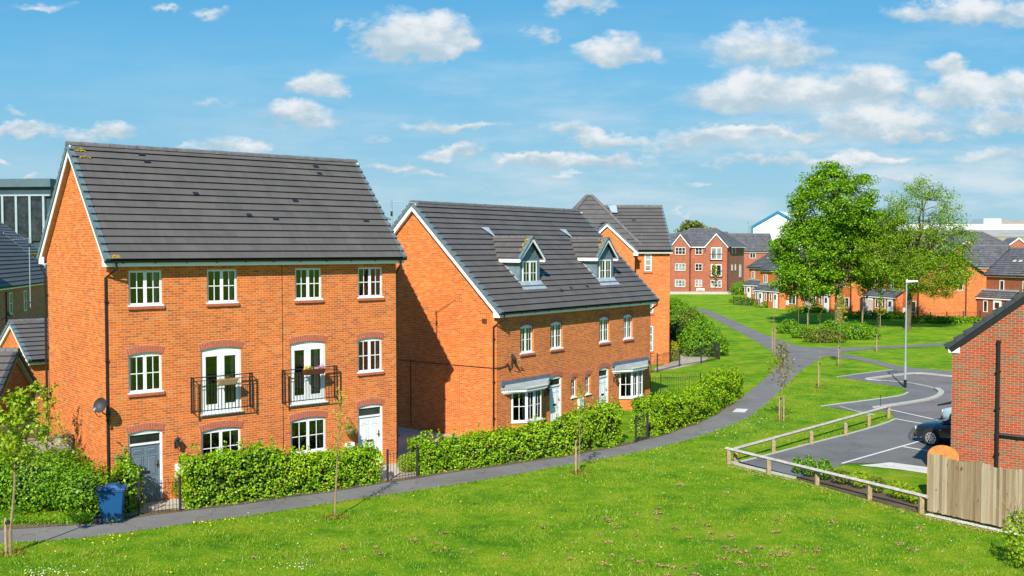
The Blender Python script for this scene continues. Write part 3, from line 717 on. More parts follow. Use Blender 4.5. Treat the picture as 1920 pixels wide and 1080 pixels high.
fm.box(L1/2 - .05, L1/2 + .05, .16, W1 - .05, .12, 7.4); fm.box(.05, L1 - .05, 2.9, 3.0, .12, 7.4)
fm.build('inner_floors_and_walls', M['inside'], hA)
gable_roof(hA, -.20, L1 + .20, YE, ZE, YR, ZR, W1 + .38, 16, soffit='soffit_brown', wallx=(0, L1))
F = front()
for a, b, cu in ((.60,1.65,('curtain', [(.72,.95,.08)])),(3.12,4.16,('curtain', [(.78,.97,.05)])),(6.28,7.31,('curtain', [(.02,.12,0)])),(8.79,9.82,('curtain', [(.8,.97,.0)]))):
    window(hA, F, a, b, 6.16, 7.24, curtain=cu)
window(hA, F, .56, 1.61, 3.47, 4.63, rise=.07, curtain=('curtain', [(.04,.2,-.02)])); arch(hA, F, .56, 1.61, 4.63, .07)
window(hA, F, 8.76, 9.79, 3.47, 4.63, rise=.07, curtain=('curtain', [(.82,.97,.0)])); arch(hA, F, 8.76, 9.79, 4.63, .07)
for a, b in ((2.89,4.28),(6.08,7.45)):
    fd_o = french_door(hA, F, a, b, 2.57, 4.64, .08)
    for f0, f1 in ((.13, .22), (.74, .86)) if a > 5 else ((.80, .88),):
        cm = MB(); cm.T = F; n_ = 6
        for k in range(n_): q0, q1 = [a + (b - a) * (f0 + (f1 - f0) * (k + e) / n_) for e in (0, 1)]; cm.poly([(q0, -.2 - .03 * (k % 2), 2.65), (q1, -.2 - .03 * ((k + 1) % 2), 2.65), (q1, -.2 - .03 * ((k + 1) % 2), 4.55), (q0, -.2 - .03 * (k % 2), 4.55)])
        cm.build('curtain', M['curtain'], fd_o)
    1; arch(hA, F, a, b, 4.64, .08)
for a, b in ((2.87,4.24),(6.07,7.44)):
    window(hA, F, a, b, .87, 2.0, rise=.08, curtain=('curtain', [(.0,.12,0),(.88,1.0,0)])); arch(hA, F, a, b, 2.0, .08)
door(hA, F, .52, 1.60, 2.21, 'door_grey', rise=.07, label='slate grey panelled front door', brass=False); arch(hA, F, .52, 1.60, 2.21, .07)
door(hA, F, 8.75, 9.81, 2.21, 'door_white', rise=.07, label='white panelled front door'); arch(hA, F, 8.75, 9.81, 2.21, .07)
mb = MB(); mb.box(5.775, 5.795, -.004, .01, 1.1, 7.36); mb.build('movement_joint', M['black'], hA)
for x in (-.05, L1 + .05):
    xx = x; s_ = -1 if x < 0 else 1
    xo = x + s_ * .02
    downpipe(hA, [(.12 if s_ < 0 else L1 - .02, -.345, 7.50), (.12 if s_ < 0 else L1 - .02, -.345, 7.32), (xo, .06, 7.02), (xo, .06, 0.02)], clips=[(xo, .03, z) for z in (6.3, 4.5, 2.7, 1.0)])
downpipe(hA, [(-.12, W1 + .345, 7.5), (-.12, W1 + .3, 7.3), (-.09, W1 - .08, 7.0), (-.09, W1 - .08, .02)], clips=[(-.05, W1 - .08, z) for z in (6.3, 4.5, 2.7, 1.0)])
# tile vents and lichen at the verge
_, T1 = slopeT(YE, ZE, YR, ZR)
for x, q in ((2.0, 4.62), (2.1, 4.28), (3.35, 2.83), (4.95, 1.88), (8.55, 4.5), (8.55, 4.12), (7.0, 2.65), (9.55, 1.75), (5.9, 1.75)):
    vm = MB(); vm.T = T1; vm.hexa([(x, q, .02), (x + .22, q, .02), (x + .22, q + .15, .02), (x, q + .15, .02)], [(x + .01, q, .065), (x + .21, q, .065), (x + .2, q + .15, .045), (x + .02, q + .15, .045)]); vm.build('roof_vent', M['black'], hA)
def lichen(root, T, spots, n=26):
    lm = MB(); lm.T = T
    for (x, q, rx, rq) in spots:
        for _ in range(n):
            a, b = random.gauss(x, rx * .45), random.gauss(q, rq * .45); r = random.uniform(.012, .045)
            k = [(a + r * random.uniform(.6, 1.2) * math.cos(t), b + r * random.uniform(.6, 1.2) * math.sin(t), .05) for t in [i * 1.047 for i in range(6)]]
            lm.poly(k)
    return lm.build('lichen', M['lichen'], root)
lichen(hA, T1, [(.12, 4.72, .2, .10), (.2, 4.40, .3, .05), (.05, .08, .25, .07)])
def balcony(root, T, a, b, c, d, dep=.21):
    mb = MB(); mb.T = T; r = .014
    rails = [(a, .0, d), (a, dep, d), (b, dep, d), (b, .0, d)]
    for z, rr in ((d, .02), (d - .11, .012), (c + .06, .018)):
        mb.tube([(a, 0, z), (a, dep, z), (b, dep, z), (b, 0, z)], rr, 6)
    for u in (a, b): mb.box(u - .018, u + .018, dep - .018, dep + .018, c, d + .02); mb.box(u - .012, u + .012, 0, .02, c, d)
    n = int((b - a) / .115)
    for i in range(1, n): u = a + (b - a) * i / n; mb.tube([(u, dep, c + .06), (u, dep, d - .11)], .008, 5)
    for u in (a, b):
        for k in (1.5,): mb.tube([(u, dep * k / 3, c + .06), (u, dep * k / 3, d - .11)], .008, 5)
    return mb.build('balcony', M['iron'], root)
balcony(hA, F, 2.54, 4.56, 2.66, 3.80); balcony(hA, F, 5.75, 7.77, 2.66, 3.80)
mb = MB(); mb.box(1.98, 2.36, -.10, .0, .55, 1.10); mb.build('meter_box', M['white'], hA)
mb = MB(); mb.box(8.2, 8.55, -.10, .0, .55, 1.0); mb.build('meter_box', M['white'], hA)

# ------------------------------------------------------------------ dormer house in the middle
L2, W2 = 12.915, 8.96
hB = thing('brick_house', 'two-storey orange brick house with two lead dormers and two bay windows', 'house', H2P, H2A)
ye, ze, yr, zr = -.38, 5.29, 4.48, 9.92; s2 = (zr - ze) / (yr - ye)
wm = MB()
opB = [(1.65,2.62,3.46,4.66,.09),(3.91,4.87,3.46,4.66,.09),(7.99,8.92,3.46,4.66,.09),(10.22,11.13,3.46,4.66,.09),(5.56,6.04,1.12,2.06,.07),(6.76,7.22,1.12,2.06,.07),(3.86,4.82,.05,2.27,.10),(7.95,8.86,.05,2.27,.10),(.98,3.12,.62,1.93),(9.80,11.88,.62,1.93)]
wall(wm, front(), 0, L2, 0, 5.22, opB)
zt = lambda y: ze + s2 * (y - ye) - .11
for x in (0, L2): wm.poly([(x, 0, 0), (x, W2, 0), (x, W2, zt(0)), (x, W2 / 2, zt(W2 / 2)), (x, 0, zt(0))])
wm.poly([(0, W2, 0), (L2, W2, 0), (L2, W2, 5.2), (0, W2, 5.2)])
wm.build('wall', M['brick_orange'], hB)
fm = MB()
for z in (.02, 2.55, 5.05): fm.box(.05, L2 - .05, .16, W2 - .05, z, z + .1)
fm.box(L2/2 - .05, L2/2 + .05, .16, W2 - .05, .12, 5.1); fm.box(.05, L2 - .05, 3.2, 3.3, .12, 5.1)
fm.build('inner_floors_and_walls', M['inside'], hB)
gable_roof(hB, -.20, L2 + .18, ye, ze, yr, zr, W2 + .38, 20, wallx=(0, L2))
for a, b, cu in ((1.65,2.62,('curtain_tan', [(.85,1,0)])),(3.91,4.87,('curtain', [(.8,1,0)])),(7.99,8.92,('pink', [(.55,.75,0)])),(10.22,11.13,('curtain', [(.7,1,0)]))):
    window(hB, F, a, b, 3.46, 4.57, rise=.09, curtain=cu, bars=(2, 2), rec=.085, ft=.72); arch(hB, F, a, b, 4.57, .09)
for a, b in ((5.56,6.04),(6.76,7.22)):
    window(hB, F, a, b, 1.12, 1.99, lights=1, bars=(2, 2), rise=.07, bsill=False, rec=.085, ft=.72); arch(hB, F, a, b, 1.99, .07)
for a, b in ((3.86,4.82),(7.95,8.86)):
    door(hB, F, a, b, 2.17, 'door_white', label='white panelled front door', brass=False); arch(hB, F, a, b, 2.17)
def bay(root, a, b, d0, d1, dep=.45, c=.62, d=1.93, lead0=None):
    """canted bay: wall points a,b; front corners d0,d1"""
    bw = MB()
    o = [(a, 0), (d0, -dep), (d1, -dep), (b, 0)]
    for (p, q) in zip(o, o[1:]): bw.poly([(*p, 0), (*q, 0), (*q, c), (*p, c)])
    bw.build('bay_wall', M['brick_orange'], root)
    mb = MB(); pm = MB(); sm = MB(); cms = []
    for i, (p, q) in enumerate(zip(o, o[1:])):
        e = Vector((q[0] - p[0], q[1] - p[1])); Ls = e.length; e.normalize(); n = Vector((e.y, -e.x))
        T = (lambda p, e, n: lambda u, w, z: (p[0] + e.x * u + n.x * w, p[1] + e.y * u + n.y * w, z))(p, e, n)
        mb.T = T; frame_boxes(mb, 0, Ls, c, d, .045, -.06, .0)
        k = 2 if i == 1 else 1; ww = Ls / k
        for j in range(k):
            s0, s1 = ww * j + .035, ww * (j + 1) - .035
            frame_boxes(mb, s0, s1, c + .045, d - .045, .036, -.055, .012)
            x = (s0 + s1) / 2; mb.box(x - .012, x + .012, -.022, -.008, c + .08, d - .08); mb.box(s0 + .035, s1 - .035, -.021, -.009, (c + d) / 2 - .012, (c + d) / 2 + .012)
        pm.T = T; pm.poly([(.02, -.017, c + .02), (Ls - .02, -.017, c + .02), (Ls - .02, -.017, d - .02), (.02, -.017, d - .02)])
        sm.T = T; sm.box(-.03, Ls + .03, -.05, .07, c - .035, c + .02)
        if i == 1:
            for q0, q1 in ((.02, .16), (Ls - .2, Ls - .02)): cms.append([T(q0, -.25, c + .05), T(q1, -.25, c + .05), T(q1, -.25, d - .05), T(q0, -.25, d - .05)])
    wd = mb.build('bay_window', M['white'], root); pm.build('pane', M['glass'], wd); sm.build('window_sill', M['white'], wd)
    for q in cms: MB().poly(q).build('curtain', M['curtain'], wd)
    # roof with a scalloped front edge, white cornice below, lead flashing above
    x0, x1 = lead0; zt_, ze_ = 2.28, 2.06; dp = dep + .17
    oo = [(x0 + .02, 0), (d0 - .26, -dp), (d1 + .18, -dp), (x1 - .02, 0)]
    rb = MB(); rb.mi = 0
    top = [(x0 + .02, -.02, zt_), (x1 - .02, -.02, zt_)]
    rb.poly([(*oo[1], ze_), (*oo[2], ze_), top[1], top[0]]); rb.poly([(*oo[0], ze_), (*oo[1], ze_), top[0]]); rb.poly([(*oo[2], ze_), (*oo[3], ze_), top[1]])
    for p, q in zip(oo, oo[1:]):
        e = Vector((q[0] - p[0], q[1] - p[1], 0)); n = int(e.length / .09)
        for i in range(n):
            c0 = Vector((*p, ze_ - .005)) + e * (i + .5) / n; f = e.normalized(); o_ = Vector((f.y, -f.x, 0))
            rb.tube([c0 + o_ * .03, c0 - o_ * .10 + Vector((0, 0, .03))], .034, 6)
    rf = rb.build('bay_roof', M['grp'], root)
    cb = MB()
    for h, ins, zz in ((.085, .005, ze_ - .115), (.075, .09, ze_ - .19)):
        ii = [(x0 + .06 + ins, 0), (d0 - .26 + ins, -dp + ins), (d1 + .18 - ins, -dp + ins), (x1 - .06 - ins, 0)]
        cb.hexa([(*p, zz) for p in ii], [(*p, zz + h) for p in ii])
    cb.build('cornice', M['white_paint'], root)
    lm = MB(); lm.hexa([(x0, -.12, zt_ - .06), (x1, -.12, zt_ - .06), (x1, 0, zt_ - .06), (x0, 0, zt_ - .06)], [(x0 + .03, -.03, zt_ + .12), (x1 - .03, -.03, zt_ + .12), (x1 - .03, 0, zt_ + .12), (x0 + .03, 0, zt_ + .12)]); lm.build('lead_flashing', M['lead_dark'], root)
bay(hB, 1.02, 3.08, 1.50, 2.58, lead0=(.26, 3.86)); bay(hB, 9.84, 11.86, 10.32, 11.34, lead0=(9.09, 12.70))
def dormer(root, u0, u1, vf=.80):
    zs, zeave, zrid = 6.30, 7.42, 8.38; m = (u0 + u1) / 2; zr_ = lambda v: ze + s2 * (v - ye)
    vin = lambda z: ye + (z - ze) / s2
    ck = MB()                                            # lead cheeks and front
    for u in (u0, u1): ck.poly([(u, vf, zr_(vf)), (u, vf, zeave), (u, vin(zeave), zeave)])
    wa, wb = u0 + .19, u1 - .24
    wall(ck, front(vf), u0, u1, zr_(vf), zeave, [(wa, wb, zs, 7.36)], .1)
    ck.poly([(u0, vf, zeave), (u1, vf, zeave), (m, vf, zrid - .08)])
    d_ = ck.build('dormer', M['lead'], root)
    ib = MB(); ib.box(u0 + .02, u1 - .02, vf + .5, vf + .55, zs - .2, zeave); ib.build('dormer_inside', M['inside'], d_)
    wd = window(d_, front(vf), wa, wb, zs, 7.36, bars=(2, 2), bsill=False, rec=-.02, ft=.7, curtain=('curtain', [(.78, .98, 0)]))
    ap = MB(); a0, a1 = vf - .36, vf - .005
    ap.poly([(u0 - .22, a0, zr_(a0) + .055), (u1 + .1, a0, zr_(a0) + .055), (u1 + .02, a1, zr_(a1) + .07), (u0 - .02, a1, zr_(a1) + .07)])
    ap.build('lead_apron', M['lead_light'], d_)
    for u, s_ in ((u0, -1), (u1, 1)): MB().poly([(u, vf - .05, zr_(vf - .05) + .06), (u + s_ * .13, vf - .05, zr_(vf - .05) + .056), (u + s_ * .13, vin(zeave), zeave + .056), (u, vin(zeave), zeave + .06)]).build('side_flashing', M['lead_light'], d_)
    tb = vin(zrid); MB().poly([(m - .28, tb + .45, zr_(tb + .45) + .06), (m + .28, tb + .45, zr_(tb + .45) + .06), (m + .05, tb - .1, zrid + .09), (m - .05, tb - .1, zrid + .09)]).build('lead_saddle', M['lead_light'], d_)
    # little roof: ridge runs in to the main roof
    rf = MB(); sm = MB(); wb_ = MB(); lx = u0 - .20; hw = m - lx; ov = vf - .17
    for s_ in (-1, 1):
        e = m + s_ * hw; k = (zrid - zeave) / hw
        n = 4
        for i in range(n):
            f0, f1 = i / n, (i + 1) / n + .02
            x0, x1 = e - s_ * hw * f0, e - s_ * hw * f1; z0, z1 = zeave + .06 + (zrid - zeave) * f0, zeave + .03 + (zrid - zeave) * f1
            q = [(x0, ov + .08, z0 + .03), (x0, vin(z0) + .1, z0 + .03), (x1, vin(z1) + .1, z1), (x1, ov + .08, z1)]
            rf.poly(q, 0, [(q[0][1], i * .336 + .004), (q[1][1], i * .336 + .004), (q[2][1], i * .336 + .332), (q[3][1], i * .336 + .332)])
            rf.poly([(x0, ov + .08, z0 - .02), (x0, vin(z0) + .1, z0 - .02), (x0, vin(z0) + .1, z0 + .03), (x0, ov + .08, z0 + .03)], 1)  # black riser, the course's shadow line given as colour
        # verge tiles and barge boards on the front, white fascia along the side
        for i in range(3):
            f0, f1 = i / 3, (i + 1) / 3 - .02
            x0, x1 = e - s_ * hw * f0, e - s_ * hw * f1; z0, z1 = zeave + .06 + (zrid - zeave) * f0, zeave + .06 + (zrid - zeave) * f1
            sm.hexa([(x0, ov - .03, z0 - .07), (x0, ov + .10, z0 - .03), (x0, ov + .10, z0 + .06), (x0, ov - .03, z0 + .06)], [(x1, ov - .03, z1 - .07), (x1, ov + .10, z1 - .03), (x1, ov + .10, z1 + .04), (x1, ov - .03, z1 + .04)])
        wb_.hexa([(e, ov - .01, zeave - .10), (e, ov + .02, zeave - .10), (e, ov + .02, zeave - .0), (e, ov - .01, zeave - .0)], [(m, ov - .01, zrid - .16), (m, ov + .02, zrid - .16), (m, ov + .02, zrid), (m, ov - .01, zrid)])
        a, b = sorted((e, e - s_ * .03)); wb_.box(a, b, ov + .02, vin(zeave), zeave - .12, zeave + .03)
        wb_.poly([(e - s_ * .03, ov + .02, zeave - .115), (e - s_ * .2, ov + .02, zeave - .115), (e - s_ * .2, vin(zeave), zeave - .115), (e - s_ * .03, vin(zeave), zeave - .115)])
    r_ = rf.build('dormer_roof', [M['tile'], M['black']], d_); sm.build('dormer_verge', M['verge'], d_); wb_.build('dormer_barge_board', M['white_paint'], d_)
    rg = MB(); ring = [(math.cos(q), math.sin(q)) for q in [math.pi * k / 6 for k in range(7)]]
    yb_ = vin(zrid); n = 5
    for i in range(n):
        a, b = ov - .05 + (yb_ - ov) * i / n, ov - .05 + (yb_ - ov) * (i + 1) / n - .015
        rg.hexa([(m + .11 * c, a, zrid - .02 + .11 * s_) for c, s_ in ring], [(m + .107 * c, b, zrid - .02 + .107 * s_) for c, s_ in ring])
    rg.build('dormer_ridge', M['ridge'], d_)
    lm = MB()
    for _ in range(42):
        f = abs(random.gauss(0, .35)); y = ov + abs(random.gauss(0, .18)); x = m - hw * min(.9, f); z = zrid + .035 - (zrid - zeave) * min(.9, f); r = random.uniform(.015, .05)
        k = (zrid - zeave) / hw
        lm.poly([(x + r * math.cos(t), y + r * math.sin(t), z + .045 + k * r * math.cos(t)) for t in [i * 1.047 for i in range(6)]])
    lm.build('lichen', M['lichen'], d_)
dormer(hB, 2.70, 4.22); dormer(hB, 9.04, 10.56)
downpipe(hB, [(.1, -.345, 5.22), (.1, -.345, 5.02), (-.075, .10, 4.70), (-.075, .10, .02)], .036, clips=[(-.04, .10, z) for z in (4.2, 2.4, .9)])
downpipe(hB, [(L2 + .08, -.345, 5.22), (L2 + .08, -.345, 5.05), (L2 + .02, -.08, 4.85), (L2 + .05, .08, 4.7), (L2 + .05, .08, .02)])
mb = MB(); mb.box(-.03, .0, .50, .74, 4.82, 5.0); mb.build('air_brick', M['trough'], hB)
mb = MB(); mb.tube([(-.02, W2 * .95, 3.05), (-.02, 6.0, 3.0), (-.02, 3.0, 2.98), (-.02, .25, 2.99), (-.03, -.03, 3.0), (.5, -.03, 3.02), (.75, -.04, 3.15)], .016, 6); mb.tube([(-.02, 4.72, 3.0), (-.02, 4.72, .2)], .014, 6); mb.build('cable', M['black'], hB)
for x, q in ((5.15, .95), (6.05, 1.05), (7.5, 1.1)):
    _, T2 = slopeT(ye, ze, yr, zr); vm = MB(); vm.T = T2; vm.hexa([(x, q, .02), (x + .2, q, .02), (x + .2, q + .15, .02), (x, q + .15, .02)], [(x + .01, q, .065), (x + .19, q, .065), (x + .18, q + .15, .045), (x + .02, q + .15, .045)]); vm.build('roof_vent', M['black'], hB)
mb = MB(); mb.box(6.12, 6.5, -.10, .0, .55, 1.05); mb.build('meter_box', M['white'], hB)

# ------------------------------------------------------------------ simpler kit for buildings further away
def fwin(root, T, a, b, c, d, lights=2, rows=1, g='dark_glass', name='window', t=.07, sill=False):
    mb = MB(); mb.T = T; frame_boxes(mb, a, b, c, d, t, .002, .05)
    for i in range(1, lights): x = a + (b - a) * i / lights; mb.box(x - t * .45, x + t * .45, .003, .045, c + t, d - t)
    for i in range(1, rows): z = c + (d - c) * i / rows; mb.box(a + t, b - t, .004, .04, z - .02, z + .02)
    wd = mb.build(name, M['white'], root)
    pm = MB(); pm.T = T; pm.poly([(a + t, .015, c + t), (b - t, .015, c + t), (b - t, .015, d - t), (a + t, .015, d - t)]); pm.build('pane', M[g], wd)
    if sill: sm = MB(); sm.T = T; sm.box(a - .08, b + .08, .001, .07, c - .14, c - .01); sm.build('brick_sill', M['arch_brick'], root)
    return wd
def shell(root, L, W, eave, roofz, brickname, ye=None):
    """four brick walls with gable triangles"""
    wm = MB(); e = eave + .02
    wm.poly([(0,0,0),(L,0,0),(L,0,e),(0,0,e)]); wm.poly([(0,W,0),(L,W,0),(L,W,e),(0,W,e)])
    for x in (0, L): wm.poly([(x,0,0),(x,W,0),(x,W,e),(x,W/2,roofz),(x,0,e)])
    return wm.build('wall', M[brickname], root)
def simple_house(name, label, P, A, L, W, eave, ridge, brickname, n=14, group=None, verge='verge_dark', barge='white', tile='tile_far', cat='house', ov=.12):
    r = thing(name, label, cat, P, A, group)
    ze_ = eave + .2; sl = (ridge - ze_) / (W / 2 + .33)
    shell(r, L, W, eave + .1, ze_ + sl * (W / 2 + .33) - .14, brickname)
    gable_roof(r, -ov, L + ov, -.33, ze_, W / 2, ridge, W + .33, n, tile=tile, verge=verge, barge=barge, wallx=(0, L))
    return r

# three-storey flats behind the dormer house
g3 = G(1254.6, 682.8); A3 = R(2)
hC = thing('apartment_building', 'orange brick flats with a peaked tower roof rising behind the dormer house', 'building', g3, A3)
wm = MB()
wm.poly([(-12,0,0),(0,0,0),(0,0,7.6),(-12,0,7.6)])
wm.poly([(0,0,0),(0,8,0),(0,8,7.6),(0,4,10.78),(0,0,7.6)])
wm.poly([(-6.3,-1,0),(-2.55,-1,0),(-2.55,-1,7.6),(-4.42,-1,9.35),(-6.3,-1,7.6)]); wm.poly([(-2.55,-1,0),(-2.55,0,0),(-2.55,0,7.6),(-2.55,-1,7.6)])
wm.poly([(-6.3,-1,0),(-6.3,0,0),(-6.3,0,7.6),(-6.3,-1,7.6)]); wm.poly([(-12,0,0),(-12,8,0),(-12,8,7.6),(-12,0,7.6)]); wm.poly([(-12,8,0),(0,8,0),(0,8,7.6),(-12,8,7.6)])
wm.build('wall', M['brick_orange'], hC)
gable_roof(hC, -4.2, .16, -.35, 7.76, 4, 10.93, 8.35, 13, sides=(0, 1), tile='tile')
vm = MB(); bm = MB(); rf = MB()
for s_ in (-1, 1):
    hw = 2.08; e = -4.42 + s_ * hw; k = (9.62 - 7.70) / hw; n = 8
    for i in range(n):
        f0, f1 = i / n, (i + 1) / n
        xa, xb = e - s_ * hw * f0, e - s_ * hw * f1; za, zb = 7.70 + 1.92 * f0, 7.70 + 1.92 * f1 - .02
        vm.hexa([(xa, -1.16, za - .08), (xa, -.98, za - .04), (xa, -.98, za + .10), (xa, -1.16, za + .10)], [(xb, -1.16, zb - .08), (xb, -.98, zb - .04), (xb, -.98, zb + .07), (xb, -1.16, zb + .07)])
        rf.poly([(xa, -1.0, za + .04), (xa, 1.9, za + .04), (xb, 1.9, zb + .03), (xb, -1.0, zb + .03)], 0, [(0, i * .336), (2, i * .336), (2, i * .336 + .33), (0, i * .336 + .33)])
    bm.hexa([(e, -1.14, 7.42), (e, -1.10, 7.42), (e, -1.10, 7.66), (e, -1.14, 7.66)], [(-4.42, -1.14, 9.36), (-4.42, -1.10, 9.36), (-4.42, -1.10, 9.58), (-4.42, -1.14, 9.58)])
    a, b = sorted((e, e - s_ * .3)); bm.box(a, b, -1.139, -.9, 7.41, 7.60)
vm.build('verge_tiles', M['verge'], hC); bm.build('barge_board', M['white_paint'], hC); rf.build('wing_roof', M['tile'], hC)
rg = MB(); ring = [(math.cos(q), math.sin(q)) for q in [math.pi * k / 6 for k in range(7)]]; rg.hexa([(-4.42 + .13 * c, -1.2, 9.62 + .13 * s_) for c, s_ in ring], [(-4.42 + .13 * c, 1.9, 9.62 + .13 * s_) for c, s_ in ring]); rg.build('wing_ridge', M['ridge'], hC)
def hip(root, x0, x1, y0, y1, ze_, xr0, xr1, yr, zr, n, name='hip_roof', tile='tile'):
    rm = MB(); hm = MB()
    C = [(x0, y0), (x1, y0), (x1, y1), (x0, y1)]; Rr = [(xr0, yr), (xr1, yr), (xr1, yr), (xr0, yr)]
    for q in range(4):
        a, b, ra, rb = C[q], C[(q + 1) % 4], Rr[q], Rr[(q + 1) % 4]
        lp = lambda p, r, f, z: (p[0] + (r[0] - p[0]) * f, p[1] + (r[1] - p[1]) * f, z)
        for i in range(n):
            f0, f1 = i / n, (i + 1) / n; z0, z1 = ze_ + (zr - ze_) * f0, ze_ + (zr - ze_) * f1
            lo = [lp(a, ra, f0, z0 + .045), lp(b, rb, f0, z0 + .045)]; hi = [lp(b, rb, f1, z1), lp(a, ra, f1, z1)]
            rm.poly(lo + hi, 0); rm.poly([lp(a, ra, f0, z0 - .01), lp(b, rb, f0, z0 - .01), lo[1], lo[0]], 1)  # risers coloured black for the shadow lines between courses
        hm.tube([(a[0], a[1], ze_ + .03), (ra[0], ra[1], zr + .03)], .12, 6)
    hm.tube([(xr0, yr, zr + .03), (xr1, yr, zr + .03)], .12, 6)
    r_ = rm.build(name, [M[tile], M['black']], root); hm.build('hip_tiles', M['ridge'], r_); return r_
hip(hC, -8.6, -1.75, .1, 7.4, 7.9, -5.25, -4.9, 3.8, 11.62, 11)
lm = MB(); lm.poly([(-3.55, 2.0, 9.66), (-3.0, 1.5, 9.3), (-4.6, 1.35, 9.2), (-4.6, 2.0, 9.7)]); lm.build('lead_valley', M['lead_light'], hC)
lm = MB(); lm.poly([(-3.75, 3.75, 10.95), (-3.15, 3.75, 10.99), (-3.15, 3.0, 10.42), (-3.6, 3.0, 10.42)]); lm.build('lead_saddle', M['lead_light'], hC)
for a, b, c, d in ((-1.72, -1.25, 6.35, 7.50), (-1.50, -1.12, 3.5, 4.6), (-1.50, -1.12, .9, 2.6)): fwin(hC, front(), a, b, c, d, 1, 3, g='pale_glass', sill=True, t=.055)
mb = MB(); mb.box(-2.15, -1.95, -.02, 0, 6.95, 7.12); mb.build('air_brick', M['trough'], hC)
downpipe(hC, [(-2.45, -.3, 7.6), (-2.45, -.2, 7.35), (-2.47, -.07, 7.1), (-2.47, -.07, 0)], name='downpipe')
T_ = slopeT(-.35, 7.76, 4, 10.93)[1]; vm = MB(); vm.T = T_; vm.hexa([(-2.2, 3.45, .02), (-1.95, 3.45, .02), (-1.95, 3.6, .02), (-2.2, 3.6, .02)], [(-2.2, 3.45, .06), (-1.95, 3.45, .06), (-1.95, 3.6, .05), (-2.2, 3.6, .05)]); vm.build('roof_vent', M['black'], hC)
lichen(hC, lambda x, q, h: (-4.42 + x, -1.1 + q, 9.72), [(0, .05, .12, .15)], 25)

# red brick house whose gable end fills the right edge
PR = Vector((14.031, 33.0, 0)); AR = R(-31 + 90)
hR = thing('brick_house', 'red brick house end wall with a black soil pipe at the right edge', 'house', PR, AR)
wm = MB(); zt = lambda y: 4.80 + .80 * min(-y, 8 + y)
wm.poly([(0,-8,0),(0,0,0),(0,0,zt(0)),(0,-4,zt(-4)),(0,-8,zt(-8))]); wm.poly([(9,-8,0),(9,0,0),(9,0,zt(0)),(9,-4,zt(-4)),(9,-8,zt(-8))])
wm.poly([(0,0,0),(9,0,0),(9,0,4.8),(0,0,4.8)]); wm.poly([(0,-8,0),(9,-8,0),(9,-8,4.8),(0,-8,4.8)]); wm.build('wall', M['brick_red'], hR)
gable_roof(hR, -.06, 9.1, -8.2, 4.80, -4, 8.16, .2, 15, verge='verge_dark', barge='black', soffit='black', tile='tile', wallx=(0, 9))  # black barge and soffit added: shadow under the verge tiles as colour
mb = MB(); yp = -1.35
mb.tube([(-.10, yp, .05), (-.10, yp, 4.98)], .056, 12); mb.tube([(-.10, yp, 4.96), (-.10, yp, 5.06)], .068, 12); mb.tube([(-.10, yp, 2.02), (-.10, yp, 2.2)], .07, 12)
mb.tube([(-.10, yp, 2.12), (-.10, yp - .2, 2.12), (-.11, -3.4, 2.06)], .048, 10); mb.tube([(-.10, yp - .55, 2.11), (-.10, yp - .63, 2.105)], .06, 10)
for z in (4.1, 2.95, 1.5, .6): mb.box(-.17, 0, yp - .075, yp + .075, z - .02, z + .02)
mb.build('soil_pipe', M['black'], hR)
mb = MB(); mb.tube([(-.02, -.1, 1.05), (-.02, -.55, 1.02), (-.02, -1.0, .85), (-.02, -1.6, .95), (-.02, -3.5, .8)], .012, 5); mb.build('cable', M['black'], hR)

# terrace of orange houses across the green, three stepped pairs
AT = R(-72)
tA = simple_house('terraced_house', 'orange brick terrace pair furthest along the row, beside the green', G(1425, 574.4), AT, 9.0, 8.7, 4.75, 7.5, 'brick_orange', 13, 'terraced pairs facing the green', barge='black')
TF = front()
for a, b, c, d in ((.9,1.75,3.2,4.35),(4.2,5.0,3.2,4.35),(6.9,7.8,3.2,4.35),(6.9,8.5,.7,1.95)): fwin(tA, TF, a, b, c, d, 2)
def small_door(root, T, a, b, d):
    mb = MB(); mb.T = T; mb.box(a, b, .002, .06, .05, d); fr = mb.build('door_frame', M['white'], root)
    lf = MB(); lf.T = T; lf.box(a + .07, b - .07, .061, .075, .08, d - .08); L_ = lf.build('front_door', M['door_white'], fr)
    pm = MB(); pm.T = T; pm.box(a + .25, b - .25, .076, .082, 1.2, d - .25); pm.build('pane', M['dark_glass'], L_)
for a in (1.3, 4.9): small_door(tA, front(-1.0), a, a + .95, 2.05)
fwin(tA, front(-1.0), .5, 1.0, .9, 2.0, 1); fwin(tA, front(-1.0), 2.7, 3.2, .9, 2.0, 1); fwin(tA, front(-1.0), 4.0, 4.5, .9, 2.0, 1)
def porch(root, a, b, dep, z0, z1, brickname='brick_orange'):
    mb = MB(); mb.box(a, b, -dep, -.01, 0, z0); mb.poly([(a, -dep, z0), (a, 0, z0), (a, 0, z1)]); mb.poly([(b, -dep, z0), (b, 0, z0), (b, 0, z1)]); mb.build('porch_wall', M[brickname], root)
    rf = MB(); L, T = slopeT(-dep - .2, z0, .0, z1); slope_tiles(rf, T, L, a - .15, b + .15, 4, .05); rf.build('porch_roof', [M['tile_far'], M['black']], root)
    lm = MB(); lm.box(a - .1, b + .1, -.25, -.005, z1 - .06, z1 + .12); lm.build('lead_flashing', M['lead_light'], root)
    fm = MB(); fm.box(a - .1, b + .1, -dep - .16, -dep - .13, z0 - .17, z0 - .03); fm.build('porch_fascia', M['white_paint'], root)
porch(tA, .3, 6.3, .99, 2.3, 3.0)
for u in (3.55, 8.9): downpipe(tA, [(u, -.08 if u > 6 else -1.06, 4.7 if u > 6 else 2.2), (u, -.08 if u > 6 else -1.06, 0)], .05)
mb = MB(); mb.box(6.45, 6.85, -.12, 0, .5, 1.1); mb.build('meter_box', M['white'], tA)
